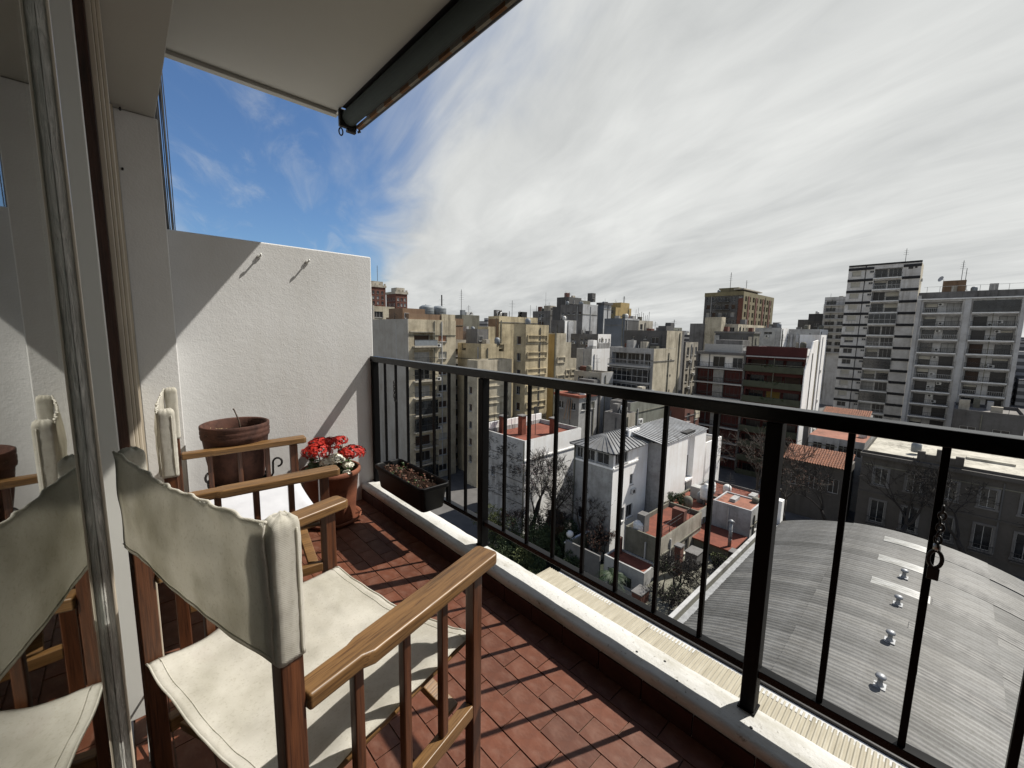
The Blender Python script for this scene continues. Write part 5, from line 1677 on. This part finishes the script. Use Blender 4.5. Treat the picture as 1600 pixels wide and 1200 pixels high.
# garden wall and fence along the houses
gw = thing('garden_wall', 'concrete garden wall with white coping between garden and terraces', 'wall', (34.2, 27.2, GZ))
MB().box(0, 5.6, 0, .22, 0, 2.5).build('panel', M['moss_wall'], gw); MB().box(5.602, 12, 0, .22, 0, 2.7).build('panel', M['render_oldwhite_shade'], gw)
MB().box(-.05, 12.05, -.06, .28, 2.702, 2.82).build('coping', M['render_white'], gw)
cw = thing('courtyard_wall', 'grey concrete wall panel behind the palm', 'wall', (33.9, 22.6, GZ))
MB().box(0, .2, 0, 4.5, 0, 3.3).build('panel', M['concrete'], cw)
MB().box(.21, 3.0, 4.2, 4.4, 0, 3.0).build('panel', M['moss_wall'], cw)
fe = thing('panel_fence', 'white framed fence panels at the end of the garden wall', 'fence', (46.3, 27.2 - 4.9, GZ + 2.7))
for k in range(5):
    MB().box(-6 + 1.1 * k, -5.92 + 1.1 * k, 4.9, 5.0, 0, 2.2).build('post', M['frame_white'], fe)
    MB().box(-5.9 + 1.1 * k, -5.0 + 1.1 * k, 4.93, 4.97, .1, 2.1).build('panel', M['concrete'], fe)

# ------------------------------------------------------------------ vaulted hall
CY, CZ, AK = 1.5, -17.6, .0254


def vault(y):
    return CZ - AK * (y - CY) ** 2


X0v, X1v = 12.6, 50.0
HL = thing('vaulted_hall', 'big hall with vaulted grey corrugated metal roof below the balcony', 'building', (0, 0, GZ))
m = MB()
YL0, YL1 = -7.8, 10.8
m.box(X0v, X1v, YL1 - .25, YL1 - .01, 0, vault(YL1) - GZ - .08); m.box(X0v, X1v, YL0 + .01, YL0 + .25, 0, vault(YL0) - GZ - .08)
for x in (X0v + .1, X1v - .1):
    pts = [(x, YL0 + .3 + (YL1 - YL0 - .6) * k / 24, vault(YL0 + .3 + (YL1 - YL0 - .6) * k / 24) - GZ - .08) for k in range(25)]
    m.quad(*([(x, YL0 + .3, 0)] + pts + [(x, YL1 - .3, 0)]))
m.build('hall_wall', M['render_oldwhite_shade'], HL)
t = NT('corrugated_roof')
oi = t.n.new('ShaderNodeObjectInfo')
vr = t.ramp(oi.outputs['Random'], ((0, (.66, .66, .65)), (.5, (1, 1, 1)), (1, (1.2, 1.19, 1.17))))
dirt = t.ramp(t.noise(t.coord((1.0, .55, 1), 'Object'), .9, 8, .7), ((.34, (.60, .585, .56)), (.60, (1.05, 1.05, 1.05))))
spk = t.ramp(t.noise(t.coord(), 9, 4, .7), ((.36, (.80, .79, .77)), (.5, (1, 1, 1))))
t.color(t.mul(t.mul(t.mul((.135, .135, .130), vr), dirt), spk))
t.set(.62, .15, .35)
t = NT('skylight_sheet')
t.color(t.mul((.36, .36, .34), t.ramp(t.noise(t.coord((2, .5, 1)), 2, 6, .7), ((.35, (.55, .54, .5)), (.6, (1.1, 1.1, 1.1))))))
t.set(.35, 0, .5)
SW = 1.10


def vsheet(ya, yb, w, lift=0.0, ny=10):
    def fn(u, v):
        x = u * w
        y = ya + (yb - ya) * v
        z = vault(y) - GZ + lift + .020 * math.sin(2 * PI * u * 4) + .090 * u
        return (x, y, z)
    return MB().grid(24, ny, fn)


segs = [(YL0, -3.55), (-3.6, 4.95), (4.9, YL1)]
for (ya, yb), lf in zip(segs, (.0, .03, .0)):
    me = vsheet(ya, yb, SW + .06, lf, 7 if lf == 0 else 9).mesh('roof_sheet', M['corrugated_roof'], True)
    x = X0v
    while x < X1v - .2:
        link('roof_sheet', me, HL, (x, 0, random.uniform(-.012, .012)))
        x += SW
for (x, ya, yb) in ((47.0, -.5, 2.55), (42.5, -.5, 2.5), (38.0, -.6, 2.45)):
    link('skylight', vsheet(ya, yb, 1.0, .09, 6).mesh('skylight', M['skylight_sheet'], True), HL, (x, 0, 0))
for (x, ya, yb) in ((47.0, -5.5, -.6), (42.5, -5.3, -.6), (38.0, -5.4, -.7), (33.5, -4.5, .2), (29.0, -4.2, -.4)):
    link('worn_skylight', vsheet(ya, yb, 1.0, .085, 6).mesh('worn_skylight', plain('worn_sheet%d' % int(x), (.20, .195, .18), .7, 0, .5, 2.0), True), HL, (x, 0, 0))
MB().box(X0v, X1v, YL1 + .0, YL1 + .55, vault(YL1) - GZ - .25, vault(YL1) - GZ - .15).build('gutter', M['galvanised'], HL)
MB().box(X0v, X1v, YL1 + .56, YL1 + .80, 0, vault(YL1) - GZ + .35).build('party_wall', M['moss_wall'], HL)
MB().box(X0v, X1v, YL1 + .53, YL1 + .83, vault(YL1) - GZ + .352, vault(YL1) - GZ + .44).build('wall_coping', M['render_oldwhite_shade'], HL)
MB().box(X1v - .5, X1v + .4, YL1 + .0, YL1 + .5, 0, vault(YL1) - GZ + 2.4).build('end_pillar', M['render_white'], HL)
for k, x in enumerate((40.7, 36.15, 31.3, 26.7)):
    vt = thing('roof_vent', ('farthest', 'second farthest', 'third farthest', 'nearest')[k] + ' mushroom-capped vent on the vaulted roof', 'roof vent', (x, .85, vault(.85)), 0, 'vents along the vaulted roof')
    MB().box(-.28, .28, -.24, .24, -.05, .12).build('flashing', M['galvanised'], vt)
    MB().lathe([(.20, .08), (.13, .20), (.11, .26), (.11, .50)], (0, 0), 18).build('neck', M['galvanised'], vt, smooth=True)
    MB().lathe([(.12, .48), (.21, .54), (.23, .60), (.20, .68), (.10, .73), (0, .74)], (0, 0), 20).build('cap', M['galvanised'], vt, smooth=True)

# pale ribbed roof of the lower storeys, right below the railing
LR = thing('lower_roof', 'pale cream ribbed sheet roof seen just below the ledge', 'roof', (0, 0, -9))
t = NT('cream_sheet')
t.color(t.mul((.37, .34, .265), t.ramp(t.noise(t.coord((.4, 3, 1)), 1.4, 5, .6), ((.32, (.72, .70, .66)), (.6, (1.05, 1.05, 1.05))))))
t.set(.7, 0, .3)


def ribs(u, v):
    n = 14
    return (1.5 + 9.9 * v, u * 1.4, .028 * (1 if (int(u * n * 2) % 2) else 0) - .012 * v * 6)


me = MB().grid(56, 1, ribs).mesh('ribbed_sheet', M['cream_sheet'])
y = -4.2
k = 0
while y < 9.0:
    link('ribbed_sheet', me, LR, (0, y, random.uniform(-.004, .004) + (.012 if k % 2 else 0)))
    y += 1.405; k += 1
MB().box(1.3, 11.2, -4.4, 9.4, -.35, -.14).build('deck', M['moss_wall'], LR)
MB().box(11.25, 11.5, -4.4, 9.4, -.20, -.06).build('gutter', M['ledge_paint'], LR)
MB().box(11.52, 11.60, -4.4, 9.4, -.45, .02).build('gutter_edge', M['window_dark'], LR)
MB().box(1.3, 11.1, 9.05, 9.4, -17, -.36).build('wall', M['moss_wall'], LR)
MB().box(11.1, 11.5, -4.4, 9.4, -17, -.46).build('front_wall', M['render_oldwhite_shade'], LR)
own = thing('own_building', 'lower storeys of the building the balcony belongs to', 'building', (0, 0, GZ))
MB().box(-12, 1.18, -9, 9.2, 0, FZ - GZ - .23).build('wall', M['render_white'], own)

# ------------------------------------------------------------------ garden and plants
tag(MB().quad((22, 11.8, GZ + .02), (38.3, 11.8, GZ + .02), (38.3, 35.3, GZ + .02), (22, 35.3, GZ + .02)).build('garden', M['lawn']), kind='structure')
tag(MB().quad((22, 35.4, GZ + .01), (60, 35.4, GZ + .01), (60, 60, GZ + .01), (22, 60, GZ + .01)).build('yard', M['paving']), kind='structure')


def bare_tree(name, label, loc, h, seed, mat='bark', spread=.55, levels=5, group=None, r0=None, leaves=0, lmat='foliage', trunk=.35, rmin=.016):
    rnd = random.Random(seed)
    o = thing(name, label, 'tree', loc, rnd.uniform(0, 6), group)
    tr, br = MB(), MB()
    tips = []

    def grow(p, d, L_, r, lev):
        n = 4 if lev > 1 else 3
        pts, rs = [p], [r]
        q = p
        for k in range(n):
            d = (d + Vector((rnd.gauss(0, .16), rnd.gauss(0, .16), rnd.gauss(.04, .08)))).normalized()
            q = q + d * (L_ / n)
            pts.append(q); rs.append(max(rmin, r * (1 - .40 * (k + 1) / n)))
        (tr if lev == levels else br).tube(pts, rs, 6 if lev >= levels - 1 else 4 if lev > 1 else 3)
        if lev == 0:
            tips.append((q, d)); return
        m_ = rnd.choice((2, 3, 3)) if lev < levels else rnd.choice((3, 4))
        for k in range(m_):
            a = 2 * PI * (k + rnd.random() * .6) / m_
            s = d.orthogonal().normalized()
            s = Matrix.Rotation(a, 3, d) @ s
            nd = (d + s * rnd.uniform(spread * .6, spread * 1.4) + Vector((0, 0, .12))).normalized()
            grow(q, nd, L_ * rnd.uniform(.58, .82), rs[-1] * rnd.uniform(.60, .80), lev - 1)
        if lev < levels - 1:
            for k in range(2):
                j = rnd.randint(1, n - 1)
                s = Vector((rnd.gauss(0, 1), rnd.gauss(0, 1), rnd.gauss(.3, .5))).normalized()
                grow(pts[j], s, L_ * .5, rs[j] * .5, max(0, lev - 2))
    grow(Vector((0, 0, -.1)), Vector((rnd.gauss(0, .06), rnd.gauss(0, .06), 1)).normalized(), h * trunk, r0 or h * .026, levels)
    tr.build('trunk', M[mat], o, smooth=True)
    br.build('branches', M[mat], o)
    if leaves:
        lf = MB()
        for k in range(leaves):
            p, d = rnd.choice(tips)
            p = p + Vector((rnd.gauss(0, .12), rnd.gauss(0, .12), rnd.gauss(0, .12)))
            a = Vector((rnd.gauss(0, 1), rnd.gauss(0, 1), rnd.gauss(0, 1))).normalized() * rnd.uniform(.06, .13)
            b2 = a.orthogonal().normalized() * rnd.uniform(.03, .07)
            lf.quad(p, p + a * .5 + b2, p + a, p + a * .5 - b2)
        q = lf.build('leaves', M[lmat], o); q['kind'] = 'stuff'
    return o


def shrub(name, label, loc, r, h, n, mat, seed, leaf=.16, group=None):
    rnd = random.Random(seed)
    o = thing(name, label, 'shrub', loc, 0, group)
    st = MB()
    lumps = [(Vector((rnd.gauss(0, .42) * r, rnd.gauss(0, .42) * r, h * rnd.uniform(.30, .85))), rnd.uniform(.25, .48) * r) for _ in range(11)]
    for p, _ in lumps:
        st.tube([(0, 0, -.05), (p.x * .4, p.y * .4, p.z * .5), tuple(p)], [.06, .045, .02], 5)
    st.build('stems', M['bark_dark'], o)
    lf = MB()
    for k in range(n):
        c, rr_ = rnd.choice(lumps)
        d = Vector((rnd.gauss(0, 1), rnd.gauss(0, 1), rnd.gauss(.1, 1))).normalized()
        p = c + d * rr_ * rnd.uniform(.55, 1.15)
        if p.z < .02: p.z = rnd.uniform(.02, .2)
        a = (d + Vector((rnd.gauss(0, .7), rnd.gauss(0, .7), rnd.gauss(0, .7)))).normalized() * leaf * rnd.uniform(.6, 1.4)
        b2 = a.cross(Vector((rnd.gauss(0, 1), rnd.gauss(0, 1), rnd.gauss(0, 1)))).normalized() * leaf * .4
        lf.quad(p, p + a * .5 + b2, p + a, p + a * .5 - b2)
    q = lf.build('leaves', M[mat], o); q['kind'] = 'stuff'
    return o


bare_tree('bare_tree', 'bare tree with pale tangled twigs before the slate pavilion', (36.6, 27.6, GZ), 13, 11, 'bark', .62, 6, trunk=.22)
bare_tree('flowering_shrub', 'leafless pink-grey twiggy tree against the white terrace block', (34.2, 33.4, GZ), 15, 23, 'bark_dark', .40, 6, leaves=900, lmat='blossom', trunk=.24)
bare_tree('flowering_shrub', 'thinner twiggy tree right of the pink-grey one, against the lit wall', (37.2, 33.0, GZ), 13.5, 31, 'bark_dark', .42, 6, leaves=500, lmat='foliage_light', trunk=.24)
for (x, y, h_, sd, tx) in ((35.2, 30.4, 12, 61, 'leafless grey bush left of the bare pale tree'), (37.4, 26.2, 11, 62, 'dense leafless bush at the pavilion corner'), (32.2, 34.4, 11.5, 63, 'leafless bush in front of the ivy-marked wall'),
                          (35.6, 32.2, 11, 64, 'dark leafless bush between the two twiggy trees'), (38.0, 25.0, 8, 65, 'low spreading bare bush beside the garden wall lamp')):
    bare_tree('bare_bush', tx, (x, y, GZ), h_, sd, 'bark_dark', .6, 6, 'leafless bushes in the garden', r0=.13, trunk=.16, leaves=900, lmat='dry_leaf')
for (x, y, r_, h_, mt, sd, tx) in ((31.8, 30.6, 2.0, 2.6, 'foliage_light', 81, 'olive-green bush at the middle of the garden'), (34.4, 28.2, 1.8, 2.4, 'foliage', 82, 'dark bush just left of the globe lamp'), (30.4, 33.8, 2.2, 2.6, 'foliage', 83, 'dark hedge mass left of the olive bush'),
                                  (28.2, 27.6, 1.8, 1.5, 'foliage_light', 84, 'low pale-green bush in the near corner of the garden'), (37.6, 31.4, 1.6, 4.4, 'foliage', 85, 'tall dark bush against the lit courtyard wall'), (34.0, 25.6, 1.5, 2.2, 'foliage', 86, 'leafy bush in front of the concrete garden wall')):
    shrub('shrub', tx, (x, y, GZ), r_, h_, 3600, mt, sd)
shrub('shrub', 'tall light green shrub at the foot of the ivy-marked wall', (31.0, 36.0, GZ), 2.0, 5.0, 3200, 'foliage_light', 5)
shrub('shrub', 'round dark evergreen shrub nearest the twiggy trees', (33.0, 31.2, GZ), 2.6, 4.4, 4600, 'foliage', 6)
shrub('shrub', 'rust-tinged shrub left of the bare pale tree', (36.6, 30.6, GZ), 1.9, 5.0, 3200, 'foliage_rust', 7)
shrub('shrub', 'broad dark green shrub below the bare pale tree', (36.2, 26.0 + 2.5, GZ), 2.4, 3.8, 4200, 'foliage', 8)
shrub('shrub', 'low green shrub by the small pool', (31.4, 28.8, GZ), 1.6, 1.7, 2400, 'foliage', 9)
shrub('shrub', 'mid-green hedge clump left of the pool', (29.0, 31.4, GZ), 2.0, 2.0, 2800, 'foliage', 10)
shrub('shrub', 'yellow-green clump near the lower roof corner', (27.5, 33.5, GZ), 1.8, 1.9, 2400, 'foliage_light', 12)
shrub('shrub', 'bright green low clump beside the hall gutter', (28.6, 12.9, GZ), 1.4, 2.8, 2200, 'foliage_light', 13)
shrub('shrub', 'potted dark shrub on the middle terrace strip', (47.8, 20.8, -20.6), .8, 1.3, 1200, 'foliage', 14, .12)
shrub('shrub', 'second potted shrub at the white wing corner', (47.2, 21.8, -20.6), .7, 1.6, 1200, 'foliage', 15, .12)
shrub('shrub', 'weedy green clump below the metal flue', (42.4, 13.8, -23.72), .9, 1.6, 1500, 'foliage_light', 16)
bare_tree('creeper_tree', 'tangle of bare dark creeper stems in the courtyard by the hall', (33.6, 14.6, -23.75), 8.5, 41, 'bark_dark', .9, 6, trunk=.18)
bare_tree('creeper_tree', 'second dark creeper tangle nearer the hall gutter', (36.4, 13.2, -23.75), 8, 43, 'bark_dark', .95, 6, trunk=.18)
for (x, y, h_, sd, tx) in ((31.2, 13.6, 8, 71, 'third dark creeper tangle, left of the brick chimney'), (34.9, 16.2, 7.5, 72, 'creeper tangle in the angle of the low shed'), (39.8, 13.4, 7, 73, 'creeper tangle below the red lean-to')):
    bare_tree('creeper_tree', tx, (x, y, -23.75), h_, sd, 'bark_dark', .95, 6, r0=.08, trunk=.16, leaves=400, lmat='foliage')
pm_ = thing('palm', 'small dark palm with drooping fronds beside the lowest red roof', 'palm', (33.0, 20.4, GZ))
MB().tube([(0, 0, -.1), (.05, .02, 1.2), (.1, .05, 2.4)], [.22, .17, .15], 10).build('trunk', M['bark'], pm_, smooth=True)
for k in range(20):
    a = 2 * PI * k / 20 + random.uniform(-.12, .12)
    el = random.uniform(.25, 1.15)
    L_ = random.uniform(1.7, 2.5)
    m = MB()
    pts = []
    for j in range(11):
        u = j / 10
        rr_ = L_ * u * math.cos(el * (1 - .3 * u))
        pts.append(Vector((.1 + rr_ * math.cos(a), .05 + rr_ * math.sin(a), 2.4 + L_ * u * math.sin(el) - 1.5 * u * u * L_ * .55)))
    m.tube(pts, [.03 * (1 - .8 * j / 10) for j in range(11)], 4)
    for j in range(1, 11):
        d = (pts[j] - pts[j - 1]).normalized()
        s = d.cross(Vector((0, 0, 1))).normalized()
        for side in (-1, 1):
            for f_ in (.0, .5):
                p = pts[j - 1].lerp(pts[j], f_)
                e_ = p + s * side * .42 * math.sin(PI * min(1, j / 10 * .9 + .1)) + d * .2 - Vector((0, 0, .16))
                m.quad(p, p + d * .05, e_, e_ - d * .02)
    m.build('frond', M['palm_green'], pm_)
pool = thing('garden_pool', 'small greenish rectangular pool with pale rim in the garden', 'pool', (30.2, 26.2, GZ + .02))
MB().box(-1.3, 1.3, -1.9, 1.9, 0, .16).build('rim', M['render_oldwhite_shade'], pool); MB().quad((-1.05, -1.65, .165), (1.05, -1.65, .165), (1.05, 1.65, .165), (-1.05, 1.65, .165)).build('water', M['pool_water'], pool)
gl_ = thing('garden_lamp', 'white globe lamp at the head of the garden wall', 'lamp', (34.9, 27.3, GZ + 2.82))
MB().tube([(0, 0, 0), (0, 0, .35)], .06, 8).build('stem', M['railing_dark'], gl_); MB().lathe([(0, .3), (.25, .4), (.42, .68), (.36, .95), (.2, 1.1), (0, 1.14)], (0, 0), 18).build('globe', M['tank_white'], gl_, smooth=True)

# street trees in front of the old school
for k, (x, y, h_, sd, tx) in enumerate(((64.5, 2.4, 14.5, 51, 'bare street tree standing before the third school window bay'), (66.2, -3.6, 13.5, 52, 'bare street tree with low forked limbs at the right edge'), (66.5, 8.6, 11.5, 53, 'bare street tree beside the clay-tile roof'),
                                        (64.8, 13.5, 13, 54, 'leafless tawny street tree just right of the black post'), (64.6, 19.0, 14, 55, 'leafless tawny street tree left of the black post'), (65.0, 24.5, 13, 56, 'leafless street tree nearest the white annex'), (65.2, -9.0, 11, 57, 'bare street tree half outside the right edge'))):
    bare_tree('street_tree', tx, (x, y, GZ + .1), h_, sd, 'bark_dark' if k in (0, 1, 2, 6) else 'bark', .55, 5, 'bare trees along the street', rmin=.024, trunk=.30, leaves=160 if k in (0, 6) else 500 if k in (3, 4, 5) else 60, lmat='bark_dark' if k in (0, 1, 2, 6) else 'dry_leaf')

# ------------------------------------------------------------------ low yards and the far city
lo = MB()
rnd = random.Random(99)
for k in range(26):
    x, y = rnd.uniform(88, 150), rnd.uniform(45, 150)
    w, d = rnd.uniform(6, 14), rnd.uniform(6, 14)
    zt = rnd.uniform(-16, -4)
    lo.box(x, x + w, y, y + d, GZ, zt, m=rnd.randint(0, 2))
for k in range(70):
    x, y = rnd.uniform(-70, 24), rnd.uniform(85, 260)
    w, d = rnd.uniform(7, 15), rnd.uniform(7, 15)
    lo.box(x, x + w, y, y + d, GZ, rnd.uniform(-17, -4), m=rnd.randint(0, 2))
o = lo.build('infill_blocks', [M['concrete'], M['render_oldwhite_shade'], M['render_sand']])
tag(o, 'mass of low grey blocks filling the gaps between the nearer houses', 'buildings', kind='stuff')
far = MB()
for k in range(1200):
    r = rnd.uniform(230, 1500)
    a = R(rnd.uniform(-20, 108))
    x, y = r * math.cos(a), r * math.sin(a)
    w, d = rnd.uniform(9, 24), rnd.uniform(9, 24)
    zt = -26 + rnd.uniform(10, 27) + (rnd.uniform(0, 14) if rnd.random() < .12 else 0) * (r / 600) ** .5
    far.box(x, x + w, y, y + d, GZ, zt, m=rnd.randint(0, 3))
    if rnd.random() < .5:
        far.box(x + w * .3, x + w * .6, y + d * .3, y + d * .6, zt - .1, zt + rnd.uniform(1.5, 3.5), m=rnd.randint(0, 3))
wm = []
for k, c in enumerate(((.30, .30, .30), (.42, .41, .38), (.22, .22, .23), (.36, .30, .24))):
    t = NT('distant_wall_%d' % k)
    bkn = t.n.new('ShaderNodeTexBrick')
    t.l.new(t.coord((1, 1, 1), 'Object', (R(90), 0, R(0))), bkn.inputs['Vector'])
    bkn.offset = 0
    bkn.inputs['Scale'].default_value = .36
    bkn.inputs['Color1'].default_value = (.06, .06, .065, 1); bkn.inputs['Color2'].default_value = (.10, .10, .10, 1); bkn.inputs['Mortar'].default_value = (*c, 1)
    bkn.inputs['Mortar Size'].default_value = .24; bkn.inputs['Brick Width'].default_value = 1.1; bkn.inputs['Row Height'].default_value = 1.0
    t.color(bkn.outputs[0])
    t.set(.9)
    wm.append(t.m)
tag(far.build('distant_city', wm), 'far-off mass of city blocks along the horizon', 'city', kind='stuff')
